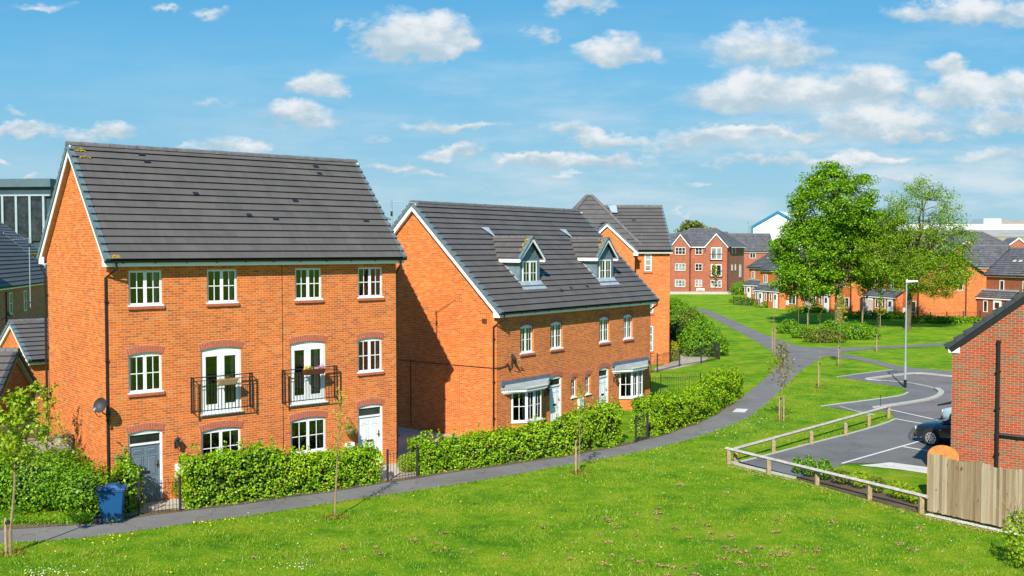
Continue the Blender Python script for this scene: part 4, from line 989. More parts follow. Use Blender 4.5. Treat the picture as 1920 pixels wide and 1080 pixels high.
fwin(tA, right(9.0), 5.2, 5.9, 3.1, 4.3, 1); downpipe(tA, [(9.09, 6.3, 4.9), (9.09, 6.3, 0)], .06)
gm = MB(); gm.box(8.92, 9.012, 0.9, 1.5, 0, .01); 
for (x, y), lb in (((37.8, 132.5), 'orange brick terrace pair in the middle of the row, behind the large green tree'), ((42.6, 124.2), 'orange brick terrace pair at the near end, tree shadows on its gable')):
    t_ = copy_tree(tA); t_.location = (x, y, 0); t_['label'] = lb
tZ = copy_tree(tA); tZ.location = (36.6, 160.5, 0); tZ['label'] = 'orange brick terrace house partly hidden beyond the row, next to the flats hedge'

# flats at the far end of the green
gF = G(1259, 548.5); AF = R(-25)
hF = thing('apartment_building', 'three-storey red brick flats with two white edged gables across the green', 'building', gF, AF)
wm = MB(); LF = 9.9
wm.poly([(0,0,0),(3.25,0,0),(3.25,0,8.1),(1.6,0,10.1),(0,0,8.1)]); wm.poly([(3.25,.8,0),(6.1,.8,0),(6.1,.8,8.1),(3.25,.8,8.1)]); wm.poly([(6.1,0,0),(LF,0,0),(LF,0,8.1),(8.0,0,10.15),(6.1,0,8.1)])
for x in (3.25, 6.1): wm.poly([(x,0,0),(x,.8,0),(x,.8,8.1),(x,0,8.1)])
wm.poly([(LF,0,0),(LF,1.6,0),(LF,1.6,8.1),(LF,0,8.1)]); wm.poly([(LF,1.6,0),(LF+.01,13,0),(LF+.01,13,8.1),(LF,1.6,8.1)]); wm.poly([(-5,.8,0),(0,.8,0),(0,.8,8.1),(-5,.8,8.1)])
wm.build('wall', M['brick_far'], hF)
hip(hF, -6, LF + .4, .5, 13.4, 8.1, 2.0, 6.2, 6.5, 11.4, 12, tile='tile_far')
rf = MB(); bm = MB()
for c_, hw, zr in ((1.6, 1.85, 10.3), (8.0, 2.1, 10.4)):
    for s_ in (-1, 1):
        e = c_ + s_ * hw; rf.poly([(e, -.2, 8.02), (e, 5, 8.02), (c_, 5, zr), (c_, -.2, zr)])
        bm.hexa([(e, -.22, 7.86), (e, -.18, 7.86), (e, -.18, 8.06), (e, -.22, 8.06)], [(c_, -.22, zr - .2), (c_, -.18, zr - .2), (c_, -.18, zr + .02), (c_, -.22, zr + .02)])
rf.build('gable_roof', M['tile_far'], hF); bm.build('barge_board', M['white_paint'], hF)
mb = MB(); mb.box(3.4, 5.95, .5, .55, 7.95, 8.1); mb.box(LF + .35, LF + .4, 1.7, 13, 7.95, 8.1); mb.build('fascia', M['white_paint'], hF)
for c, d, gg in ((6.75, 8.0, 'dark_glass'), (3.9, 5.14, 'pale_glass'), (1.05, 2.29, 'pale_glass')):
    fwin(hF, front(), .65, 2.5, c, d, 3, 2, g=gg, sill=True); fwin(hF, front(.8), 4.05, 5.3, c, d, 2, 2, g='dark_glass' if c > 3 else gg, sill=True)
fwin(hF, front(), 7.05, 8.95, 1.05, 2.29, 3, 2, g='pale_glass', sill=True)
for c, d, gg in ((5.85, 8.0, 'pale_glass'), (2.95, 5.04, 'dark_glass')):
    fwin(hF, front(), 7.05, 8.95, c, d, 2, 1, g=gg, name='french_door', t=.14)
    mb = MB(); mb.T = front(); n = 12
    for i in range(n + 1): u = 6.9 + 2.2 * i / n; mb.box(u - .012, u + .012, .2, .23, c, c + 1.05)
    mb.box(6.88, 9.12, .19, .24, c + 1.02, c + 1.07); mb.box(6.88, 9.12, .06, .24, c - .06, c); mb.build('balcony', M['iron'], hF)
for x, y in ((3.3, -.06), (6.05, .74), (LF + .07, .1)): downpipe(hF, [(x, y, 8.0), (x, y, 0)], .06)
for v in (3.2, 5.8): fwin(hF, right(LF + .02), v, v + .6, 6.9, 8.0, 1); fwin(hF, right(LF + .02), v, v + .6, 3.9, 5.0, 1)
fwin(hF, right(LF + .02), 9.2, 10.6, 2.6, 4.9, 2, name='french_door')
hF2 = simple_house('apartment_building', 'red brick flats with a long grey roof behind the terrace, right of the gabled flats', Vector((41.5, 203, 0)), R(-2), 9.6, 9, 7.0, 10.75, 'brick_far', 12, cat='building')
for a, b in ((2.0, 3.1), (4.9, 6.0)): fwin(hF2, front(), a, b, 5.9, 6.9, 2); fwin(hF2, front(), a, b, 3.2, 4.3, 2)
hF3 = simple_house('brick_house', 'house of which only the dark roof shows behind the gabled flats', Vector((43.5, 238, 0)), R(0), 6.6, 8, 8.4, 11.6, 'brick_far', 10)
hF4 = simple_house('brick_house', 'house whose dark roof peeps out left of the gabled flats', Vector((30.5, 236, 0)), R(-8), 7.5, 8, 8.0, 11.2, 'brick_far', 10)
# right background
hG = simple_house('brick_house', 'red brick house with a tiled porch behind the roof edge of the near right house', Vector((53.9, 118, 0)), R(-68), 14, 7.4, 4.65, 7.9, 'brick_red', 13)
fwin(hG, front(), 1.9, 2.5, 2.9, 4.3, 1); fwin(hG, front(), 5.0, 6.5, 2.6, 4.3, 2); fwin(hG, front(-1.0), .6, 1.2, .7, 2.0, 1); small_door(hG, front(-1.0), 2.0, 3.1, 2.1)
porch(hG, -.3, 4.4, .99, 2.35, 3.15, 'brick_red')
for x in (2.1, 2.9): vm = MB(); vm.T = slopeT(-.33, 4.85, 3.7, 7.9)[1]; vm.box(x, x + .4, 2.4, 2.75, .03, .08); vm.build('roof_vent', M['edging'], hG)
hH = simple_house('brick_house', 'orange brick house end of which roof and upper windows show behind the terrace', Vector((65.5, 150, 0)), R(-20), 6.0, 9, 5.0, 8.3, 'brick_orange', 11)
for a in (.6, 3.4): fwin(hH, front(), a, a + 1.3, 3.7, 4.9, 2)
hI = thing('brick_house', 'red brick house with a broad hipped roof and two white edged gables, before the warehouses', 'house', Vector((81, 190, 0)), R(-4))
wm = MB(); wm.box(0, 16, 0, 9, 0, 7.6); wm.poly([(-.6,-.6,0),(4.2,-.6,0),(4.2,-.6,7.6),(1.8,-.6,9.0),(-.6,-.6,7.6)]); wm.poly([(8.2,-.6,0),(13.6,-.6,0),(13.6,-.6,7.6),(10.9,-.6,9.5),(8.2,-.6,7.6)]); wm.build('wall', M['brick_far'], hI)
hip(hI, -.4, 11.2, -.4, 9.4, 7.65, 1.5, 6.4, 4.5, 10.85, 12, tile='tile_far')
rf = MB(); bm = MB()
for c_, hw, zb, zr in ((1.8, 2.6, 7.55, 9.2), (10.9, 2.9, 7.55, 9.75)):
    for s_ in (-1, 1):
        e = c_ + s_ * hw; rf.poly([(e, -.8, zb), (e, 4.5, zb), (c_, 4.5, zr), (c_, -.8, zr)])
        bm.hexa([(e, -.82, zb - .2), (e, -.78, zb - .2), (e, -.78, zb), (e, -.82, zb)], [(c_, -.82, zr - .22), (c_, -.78, zr - .22), (c_, -.78, zr + .02), (c_, -.82, zr + .02)])
rf.build('gable_roof', M['tile_far'], hI); bm.build('barge_board', M['white_paint'], hI); fwin(hI, front(), 5.6, 6.7, 6.0, 7.4, 2)
mb = MB(); mb.box(4.3, 8.2, -.5, -.42, 7.4, 7.62); mb.build('fascia', M['white_paint'], hI)
# warehouses
wA = thing('warehouse', 'white clad warehouse with a pitched roof edged in bright blue', 'warehouse', Vector((69.4, 300, 0)), R(-28))
wm = MB(); wm.poly([(0,0,0),(14.5,0,0),(14.5,0,14.2),(7.25,0,18.2),(0,0,14.2)]); wm.poly([(14.5,0,0),(14.5,60,0),(14.5,60,14.2),(14.5,0,14.2)]); wm.poly([(0,0,0),(0,60,0),(0,60,14.2),(0,0,14.2)]); wm.build('wall', M['cladding'], wA)
rm = MB(); rm.poly([(-.3,-.2,14.1),(-.3,60,14.1),(7.25,60,18.35),(7.25,-.2,18.35)]); rm.poly([(14.8,-.2,14.1),(14.8,60,14.1),(7.25,60,18.35),(7.25,-.2,18.35)]); rm.build('roof', M['cladding'], wA)
bm = MB()
for a, b in (((-.3, 14.1), (7.25, 18.35)), ((14.8, 14.1), (7.25, 18.35))): bm.hexa([(a[0], -.4, a[1] - .55), (a[0], -.2, a[1] - .55), (a[0], -.2, a[1] + .1), (a[0], -.4, a[1] + .1)], [(b[0], -.4, b[1] - .55), (b[0], -.2, b[1] - .55), (b[0], -.2, b[1] + .1), (b[0], -.4, b[1] + .1)])
bm.box(-.35, .15, -.38, -.05, 0, 14.1); bm.build('blue_trim', M['blue_trim'], wA)
mb = MB(); mb.tube([(3.4, 1, 15.9), (3.4, 1, 21)], [.18, .08], 6); tag(mb.build('mast', M['steel']), 'thin grey mast standing behind the blue edged warehouse', 'mast').location = (69.4, 303, 0)
wB = thing('warehouse', 'long grey roofed factory with a white parapet along the skyline', 'warehouse', Vector((84, 330, 0)), R(0))
mb = MB(); mb.box(0, 90, 8, 40, 0, 15.6); mb.build('parapet_wall', M['cladding'], wB); mb = MB(); mb.poly([(0,-14,11.2),(90,-14,11.2),(90,8,13.9),(0,8,13.9)]); mb.build('roof', M['grey_roof'], wB)
mb = MB(); mb.box(.1, 89.9, -13.9, -13, 0, 11.1); mb.build('wall', M['tan_roof'], wB)
wC = thing('warehouse', 'small white box building with a brown roofed wing above the factory', 'warehouse', Vector((170, 375, 0)), R(0))
mb = MB(); mb.box(0, 6.3, 0, 10, 0, 18.4); mb.build('wall', M['cladding'], wC); mb = MB(); mb.poly([(6.4,0,16.2),(26,0,16.2),(26,6,18),(6.4,6,18)]); mb.build('roof', M['tan_roof'], wC); mb = MB(); mb.box(6.31, 26, .1, 6, 0, 16.1); mb.build('wing_wall', M['brick_far'], wC)
# left background
def L_house(name, label, P, A, L, W, eave, ridge, bk, n, cat='house', **k):
    return simple_house(name, label, P, A, L, W, eave, ridge, bk, n, cat=cat, **k)
pa = D(23, 610, 48)
gl = Vector((math.cos(H1A), math.sin(H1A), 0)); gn = Vector((-math.sin(H1A), math.cos(H1A), 0))
o1 = Vector((pa.x, pa.y, 0)) - gn * 2.6
hL1 = L_house('garage', 'orange brick garage with white edged gable behind the three-storey house', o1, H1A, 6, 5.2, 2.75, 4.55, 'brick_orange', 9, 'garage', verge='verge', tile='tile')
pb = D(28, 664, 38)
o2 = Vector((pb.x, pb.y, 0)) + Vector((math.cos(R(95)), math.sin(R(95)), 0)) * 1.9
hL2 = L_house('garage', 'shaded brick garage with a dark edged gable above the young trees', o2, R(185), 6, 3.8, 2.2, 4.2, 'brick_orange', 8, 'garage', verge='verge_dark', barge='soffit_brown', tile='tile')
hT = thing('terraced_house', 'brown brick terrace with a dormer in its roof, in shade behind the garages', 'house', Vector((-33.6, 58, 0)), R(101))
shell(hT, 34, 9, 5.0, 9.2, 'brick_brown'); gable_roof(hT, -.1, 34.1, -.35, 5.1, 4.5, 9.35, 9.35, 14, verge='verge', wallx=(0, 34))
for u in (7.5, 11.5, 15.2, 19.2, 23.2): fwin(hT, front(), u, u + .75, 3.0, 4.6, 1, 2)
downpipe(hT, [(14.2, -.3, 5.0), (14.2, -.07, 4.7), (14.2, -.07, 0)], .06); downpipe(hT, [(18.3, -.07, 4.7), (18.3, -.07, 0)], .05)
dm = MB(); dm.box(13.2, 16.0, 1.0, 4.6, 6.2, 7.55); d_ = dm.build('dormer', M['grp'], hT)
rf = MB(); rf.poly([(12.9, .8, 7.5), (12.9, 4.6, 7.5), (14.6, 4.6, 8.7), (14.6, .8, 8.7)]); rf.poly([(16.3, .8, 7.5), (16.3, 4.6, 7.5), (14.6, 4.6, 8.7), (14.6, .8, 8.7)]); rf.poly([(13, .85, 7.5), (16.2, .85, 7.5), (14.6, .85, 8.65)]); rf.build('dormer_roof', M['tile'], d_)
mb = MB(); mb.box(12.95, 13.0, .82, 4.0, 7.3, 7.5); mb.build('dormer_fascia', M['white_paint'], d_); fwin(d_, front(.98), 14.0, 15.3, 6.5, 7.4, 2)
hT2 = L_house('terraced_house', 'brown brick terrace whose dark roof slope rises behind the dormered one', Vector((-47, 92, 0)), R(101), 20, 9, 7.3, 11.2, 'brick_brown', 13, verge='verge')
hN = thing('factory', 'large blue grey factory with tall dark windows between pale columns', 'factory', Vector((-70.2, 158, 0)), R(-6))
zz = lambda y: CH + (464.5 - y) * 160 / 1948
mb = MB(); mb.box(-40, 0, .4, 30, 0, zz(344)); mb.build('wall', M['slate_clad_dark'], hN)
mb = MB(); mb.box(-40, .3, -.2, 30.2, zz(352), zz(337)); mb.build('cornice', M['slate_clad'], hN)
mb = MB(); mb.box(-40, .1, -.1, .39, zz(369), zz(366)); mb.build('ledge', M['steel'], hN)
for i in range(6): mb = MB(); mb.box(-1.1 - i * 2.2, -.75 - i * 2.2, -.1, .39, 0, zz(369.2)); mb.build('column', M['steel'], hN)
for i in range(5): mb = MB(); mb.box(-3.0 - i * 2.2, -1.3 - i * 2.2, .1, .38, zz(452), zz(371)); mb.build('window', M['dark_glass'], hN)

# ------------------------------------------------------------------ plants
from mathutils import noise as mn
def leaf_mesh(name, P, N, length, width, m, parent=None, jitter=0.75, droop=0.0):
    """many small leaf faces (kites) at points P facing roughly N"""
    P = np.asarray(P, float); N = np.asarray(N, float); k = len(P)
    nr = N + rng.normal(0, jitter, (k, 3)); nr /= np.linalg.norm(nr, axis=1)[:, None] + 1e-9
    a = rng.normal(0, 1, (k, 3)); a[:, 2] -= droop
    a -= (a * nr).sum(1)[:, None] * nr; a /= np.linalg.norm(a, axis=1)[:, None] + 1e-9
    b = np.cross(nr, a)
    L_ = (length * rng.uniform(.65, 1.35, k))[:, None]; W_ = (width * rng.uniform(.7, 1.3, k))[:, None]
    fold = nr * (W_ * .28)
    V = np.stack([P - a * L_ * .5, P + b * W_ * .5 + fold - a * L_ * .08, P + a * L_ * .5, P - b * W_ * .5 + fold - a * L_ * .08], 1).reshape(-1, 3)
    me = bpy.data.meshes.new(name); me.vertices.add(4 * k); me.vertices.foreach_set('co', V.ravel())
    me.loops.add(4 * k); me.loops.foreach_set('vertex_index', np.arange(4 * k))
    me.polygons.add(k); me.polygons.foreach_set('loop_start', np.arange(k) * 4); me.polygons.foreach_set('loop_total', np.full(k, 4))
    me.update(calc_edges=True); me.materials.append(m)
    o = bpy.data.objects.new(name, me); COL.objects.link(o)
    if parent is not None: o.parent = parent
    return o
def nz(p, s=1.0, o=0.0): return mn.noise(Vector((p[0] * s + o, p[1] * s, p[2] * s)))

def hedge(label, path, depth, heights, dens=560, m='leaf_hedge', leaf=(.086, .062), shoots=6, group='hedges along the footpath', side=1):
    """clipped hedge: path is its front foot line, depth grows to the left of the path direction"""
    P = smooth_line(path, 1); o = thing('hedge', label, 'hedge', (P[0].x, P[0].y, 0), 0, group)
    d = [0]
    for a, b in zip(P, P[1:]): d.append(d[-1] + (b - a).length)
    LT = d[-1]
    def at(s_):
        i = min(max(j for j in range(len(d)) if d[j] <= s_ + 1e-9), len(P) - 2); t = (P[i+1] - P[i]).normalized()
        return P[i].lerp(P[i+1], (s_ - d[i]) / max(1e-9, d[i+1] - d[i])), t
    def hgt(s_):
        f = s_ / LT * (len(heights) - 1); i = min(int(f), len(heights) - 2); return heights[i] + (heights[i+1] - heights[i]) * (f - i)
    pts, nrm = [], []
    area = LT * (2 * max(heights) + depth); n = int(area * dens)
    for _ in range(n):
        s_ = random.uniform(0, LT); p, t = at(s_); nn = Vector((-t.y, t.x, 0)) * side; h = hgt(s_)
        h *= 1 + .10 * nz((p.x, p.y, 0), .9, 3) + .06 * nz((p.x, p.y, 0), 2.6, 9)
        q = random.uniform(0, 2 * h + depth)
        if q < h: w, z, nv = 0, q, -nn
        elif q < h + depth: w, z, nv = q - h, h, Vector((0, 0, 1))
        else: w, z, nv = depth, 2 * h + depth - q, nn
        e = .18
        if s_ < e: nv = nv * .5 - t
        elif s_ > LT - e: nv = nv * .5 + t
        if _ % 9 == 0 or LT < 3 and _ % 4 == 0:                      # the two ends
            s_ = 0.02 if random.random() < .5 else LT - .02; p, t = at(s_); nn = Vector((-t.y, t.x, 0)) * side; h = hgt(s_); w = random.uniform(.05, depth - .05); z = random.uniform(0, h * .97); nv = -t if s_ < 1 else t
        bump = .20 * nz((p.x + nn.x * w, p.y + nn.y * w, z), 2.2) + .13 * nz((p.x + nn.x * w, p.y + nn.y * w, z), 5.0, 4)
        ins = abs(random.gauss(0, .11)); r = min(.22, depth * .3)
        r = min(.40, depth * .42); cx = r if w < depth / 2 else depth - r
        if z > h - r and (w < r or w > depth - r):
            vx, vz = w - cx, z - (h - r); ln = math.hypot(vx, vz) + 1e-6; w, z = cx + vx / ln * r, h - r + vz / ln * r; nv = nn * (vx / ln) + Vector((0, 0, vz / ln))
        c = p + nn * w + Vector((0, 0, z)) + nv * (bump - ins)
        c.z = max(.02, c.z)
        pts.append(c - P[0]); nrm.append(nv.normalized() * .8 + Vector((0, -.1, .55)))
    for _ in range(int(shoots * LT)):                               # loose shoots breaking the outline
        s_ = random.uniform(.1, LT - .1); p, t = at(s_); nn = Vector((-t.y, t.x, 0)) * side; h = hgt(s_); w = random.uniform(0, depth)
        b = p + nn * w + Vector((0, 0, h - .05)); l = random.uniform(.10, .38); dr = Vector((random.gauss(0, .25), random.gauss(0, .25), 1))
        for k in range(int(10 * l / .2)): pts.append(b + dr * (l * random.random()) + Vector((random.gauss(0, .03), random.gauss(0, .03), 0)) - P[0]); nrm.append(Vector((0, -.3, .8)))
    leaf_mesh('foliage', [tuple(v) for v in pts], [tuple(v) for v in nrm], leaf[0], leaf[1], M[m], o)
    mb = MB(); k = max(2, int(LT / .5))
    for i in range(k):
        (p0, t0), (p1, t1) = at(.22 + (LT - .44) * i / k), at(.22 + (LT - .44) * (i + 1) / k - .02); n0, n1 = Vector((-t0.y, t0.x, 0)) * side, Vector((-t1.y, t1.x, 0)) * side
        h0, h1_ = hgt(LT * i / k) * .84, hgt(LT * (i + 1) / k) * .84; i_ = .2
        q = lambda p, nn, w, z: tuple(p + nn * w + Vector((0, 0, z)) - P[0])
        mb.hexa([q(p0, n0, i_, 0), q(p0, n0, depth - i_, 0), q(p0, n0, depth - i_, h0), q(p0, n0, i_, h0)], [q(p1, n1, i_, 0), q(p1, n1, depth - i_, 0), q(p1, n1, depth - i_, h1_), q(p1, n1, i_, h1_)])
    mb.build('shade_core', M['core'], o)  # solid dark filling, inner shade of the hedge given as colour
    return o
def blob_points(c, r, n, inner=.25, ns=1.3, amp=.22, zmin=.02):
    P = rng.normal(0, 1, (n, 3)); P /= np.linalg.norm(P, axis=1)[:, None]; N = P.copy()
    rad = 1 - np.abs(rng.normal(0, inner, n)); rad = np.clip(rad, .1, 1.05)
    bump = np.array([nz(p * np.array(r) + np.array(c), ns) for p in P]) * amp
    bump += np.array([nz(p * np.array(r) + np.array(c), ns * 3.1, 7) for p in P]) * amp * .5
    Q = np.array(c) + P * np.array(r) * (rad + bump)[:, None]; k = Q[:, 2] > zmin
    return Q[k], N[k]
def shrub(label, loc_, blobs, m='leaf_bush', leaf=(.09, .06), dens=240, name='shrub', group=None, core=True, twigs=0, cat='shrub'):
    """blobs: list of (centre offset, radii)"""
    o = thing(name, label, cat, (loc_[0], loc_[1], 0), 0, group); PP, NN = [], []
    mb = MB()
    for c, r in blobs:
        area = 4 * math.pi * ((r[0]*r[1])**1.6/3 + (r[0]*r[2])**1.6/3 + (r[1]*r[2])**1.6/3)**(1/1.6)
        p, n = blob_points(c, r, int(area * dens)); PP.append(p); NN.append(n)
        if core: mb.lathe([(.05, c[2] - r[2] * .55), (min(r[0], r[1]) * .45, c[2] - r[2] * .35), (min(r[0], r[1]) * .5, c[2]), (min(r[0], r[1]) * .4, c[2] + r[2] * .35), (.05, c[2] + r[2] * .5)], 9, (c[0], c[1], 0))
    P, N = np.concatenate(PP), np.concatenate(NN)
    leaf_mesh('foliage', P, N + np.array([0, -.1, .45]), leaf[0], leaf[1], M[m], o)
    if core: mb.build('shade_core', M['core'], o)  # solid dark filling, inner shade of the shrub given as colour
    for _ in range(twigs):
        tm = MB(); c, r = random.choice(blobs); q = random.uniform(0, 6.28); f = random.uniform(.3, .9)
        p = Vector(c) + Vector((r[0] * f * math.cos(q), r[1] * f * math.sin(q), r[2] * .5)); tm.tube([p, p + Vector((random.gauss(0, .2), random.gauss(0, .2), random.uniform(.3, .8)))], .008, 4); tm.build('twig', M['bark_pale'], o)
    return o

HG = 'clipped green hedges along the footpath'
def off(pts, dd):                               # shift a foot line away from the path
    return pts
hedge('narrow ragged hedge clump right behind the blue bin, beside the grey door', Gs((208,969),(262,962.5)), .75, [1.05, 1.45, 1.75, 1.35], shoots=9, group=HG)
hedge('long clipped hedge before the three-storey house between its two front gates', Gs((352,957),(480,939.5),(625.7,919),(718,904.5)), .95, [1.65, 1.58, 1.6, 1.8, 1.38, 1.2, 1.18, 1.16, 1.1], group=HG)
hedge('long hedge of fresh leaves below the bay windows of the dormer house', Gs((787,892),(849,884),(902,876),(1056,855),(1170,834)), 1.0, [1.2, 1.08, 1.1, 1.12, 1.18, 1.28, 1.42, 1.58, 1.62], group=HG)
hedge('hedge at the bend of the footpath, right of the dormer house', Gs((1232,819),(1280,804),(1340,779),(1394,742)), 1.3, [1.5, 1.38, 1.2, 1.3, 1.45, 1.55, 1.3], group=HG)

# bushes at the left end
shrub('large glossy green bush filling the left corner beside the footpath', G(85, 975) + Vector((.1, 1.2, 0)), [((-1.2, .3, .75), (1.9, 1.2, 1.05)), ((.6, .0, .6), (1.4, 1.0, .8)), ((-2.6, .5, 1.0), (1.3, 1.3, 1.3)), ((-.6, .9, .8), (1.1, 1.0, .85))], dens=330, leaf=(.085, .06))
shrub('twiggy olive green bush standing before the grey fence panel, behind the glossy bush', G(100, 950) + Vector((.6, 2.2, 0)), [((-.55, 0, .75), (.8, .9, .9)), ((-1.2, .4, .85), (.9, .9, 1.0))], m='leaf_olive', leaf=(.06, .035), dens=420, twigs=16)
shrub('dark red leaved shrub beside the green bin near the house corner', G(168, 965) + Vector((0, 2.6, 0)), [((0, 0, .85), (.28, .28, .75))], m='leaf_russet', leaf=(.07, .04), dens=300)
shrub('clump of long grass and nettles at the hedge foot under the balcony house', G(120, 986) + Vector((0, .25, 0)), [((0, 0, .12), (1.6, .22, .22)), ((-2.2, -.1, .12), (1.2, .2, .2))], dens=260, leaf=(.09, .035), core=False)
shrub('small golden conifer between the grey door and the hedge', G(328, 941) + Vector((-.05, .45, 0)), [((0, 0, .42), (.26, .26, .48))], m='leaf_yellow', leaf=(.05, .02), dens=1300)
shrub('round lime green shrub on the pale gravel behind the second gate', G(762, 884), [((0, 0, .28), (.37, .37, .36))], m='leaf_lime', leaf=(.05, .03), dens=1300)
# bushes beyond the dormer house
shrub('tall bright bush beside the far flats entrance, right of the peaked tower', G(1275, 640) + Vector((0, 3, 0)), [((0, 0, 1.6), (1.6, 1.6, 1.9)), ((1.3, -.6, 1.2), (1.3, 1.4, 1.5)), ((-.9, .4, 2.2), (1.3, 1.2, 1.5))], dens=130, leaf=(.16, .11))
shrub('dark evergreen bush in front of the flats entrance path', G(1268, 662), [((0, 0, 1.0), (1.35, 1.1, 1.35))], m='leaf_dark', dens=150, leaf=(.15, .1))
shrub('wide leafy bush behind the far iron railings', G(1312, 668), [((0, 0, .9), (1.5, 1.1, 1.15)), ((1.1, .4, .7), (1.2, 1.0, .95)), ((.3, 1.6, 1.2), (1.5, 1.2, 1.5))], dens=140, leaf=(.15, .10))
shrub('greyish twiggy bush above the dark evergreen bush', G(1296, 640) + Vector((0, 2, 0)), [((0, 0, 1.5), (1.5, 1.2, 1.3))], m='leaf_olive', dens=120, leaf=(.13, .08), twigs=14)
shrub('yellow flowering shrub against the flats wall', G(1262, 677), [((0, 0, .7), (.5, .5, .75))], m='leaf_yellow', dens=260, leaf=(.10, .06))
# bed below the two big trees
BG = 'shrubs in the bed below the big tree'
for (px, py, r, m, lb) in ((1478, 625, (1.1, .8, 1.0), 'leaf_bush', 'dark green shrub at the left end of the bed below the big tree'), (1508, 634, (1.2, .9, .9), 'leaf_bush', 'low shrub right of the tall thin sapling, in the bed under the big tree'), (1545, 642, (1.9, 1.0, .95), 'leaf_olive', 'broad reddish tinged shrub in the middle of the bed under the big tree'), (1560, 632, (1.6, 1.0, 1.15), 'leaf_bush', 'bright shrub just left of the big tree trunk'), (1606, 636, (2.0, 1.1, 1.15), 'leaf_bush', 'wide bright shrub at the right end of the bed under the big tree')):
    shrub(lb, G(px, py), [((0, 0, r[2] * .55), (r[0], r[1], r[2] * .8)), ((r[0] * .4, -.2, r[2] * .35), (r[0] * .6, r[1] * .8, r[2] * .6))], m=m, dens=110, leaf=(.15, .10), group=BG)
for (px, py, r, lb) in ((1455, 577, (3.0, .6, .5), 'low bushes along the front of the furthest terrace pair'), (1405, 572, (1.8, .8, .7), 'low bush behind the far iron railings near the terrace'), (1385, 568, (1.4, .7, .6), 'low bush at the left end of the far railings'), (1512, 586, (2.6, .6, .55), 'low bushes before the fence gap between the first two terrace pairs'), (1395, 553, (2.6, 1.4, 1.5), 'bright hedge bush at the foot of the flats, left of the terrace porch'), (1640, 598, (4.2, .7, .6), 'shaded low bushes along the near terrace pair'), (1800, 606, (2.6, .6, .5), 'low bushes at the foot of the sunny terrace gable'), (1740, 606, (2.4, .6, .55), 'low bushes at the shadowed corner of the terrace gable')):
    shrub(lb, G(px, py), [((0, 0, r[2] * .6), r), ((r[0] * .6, .1, r[2] * .5), (r[0] * .5, r[1], r[2] * .8))], dens=60, leaf=(.22, .15))
# young plants behind the rail
YG = 'young shrubs planted along the timber rail'
for i, (px, py, h, wd_, m, lb) in enumerate(((1498, 894, .62, .22, 'leaf_bush', 'leafy young laurel at the left end of the rail bed'), (1519, 899, .72, .26, 'leaf_bush', 'leafy young laurel second along the rail bed, by the parking court'), (1548, 905, .72, .32, 'leaf_bush', 'widest young laurel, behind the second front rail post'), (1582, 913, .5, .34, 'leaf_olive', 'sparse low shrub in the mulch by the small lawn'), (1614, 921, .62, .32, 'leaf_lime', 'young shrub with yellowish leaves in the middle of the rail bed'), (1648, 929, .55, .28, 'leaf_olive', 'spindly shrub just right of the third front rail post'), (1690, 941, .6, .34, 'leaf_lime', 'thin white flecked shrub near the timber fence'), (1718, 950, .5, .30, 'leaf_lime', 'last thin shrub before the timber fence'))):
    shrub(lb, G(px, py) + Vector((.05, .35, 0)), [((0, 0, h * .55), (wd_, wd_, h * .5))], m=m, dens=520 if i < 3 else 330, leaf=(.08, .05), group=YG, core=False)
shrub('leafy sapling crown poking into the bottom right corner of the lawn', G(1912, 1068), [((.1, 0, .65), (.45, .45, .8)), ((-.05, .1, 1.0), (.35, .35, .5))], m='leaf_lime', dens=150, leaf=(.085, .06), core=False, twigs=14)

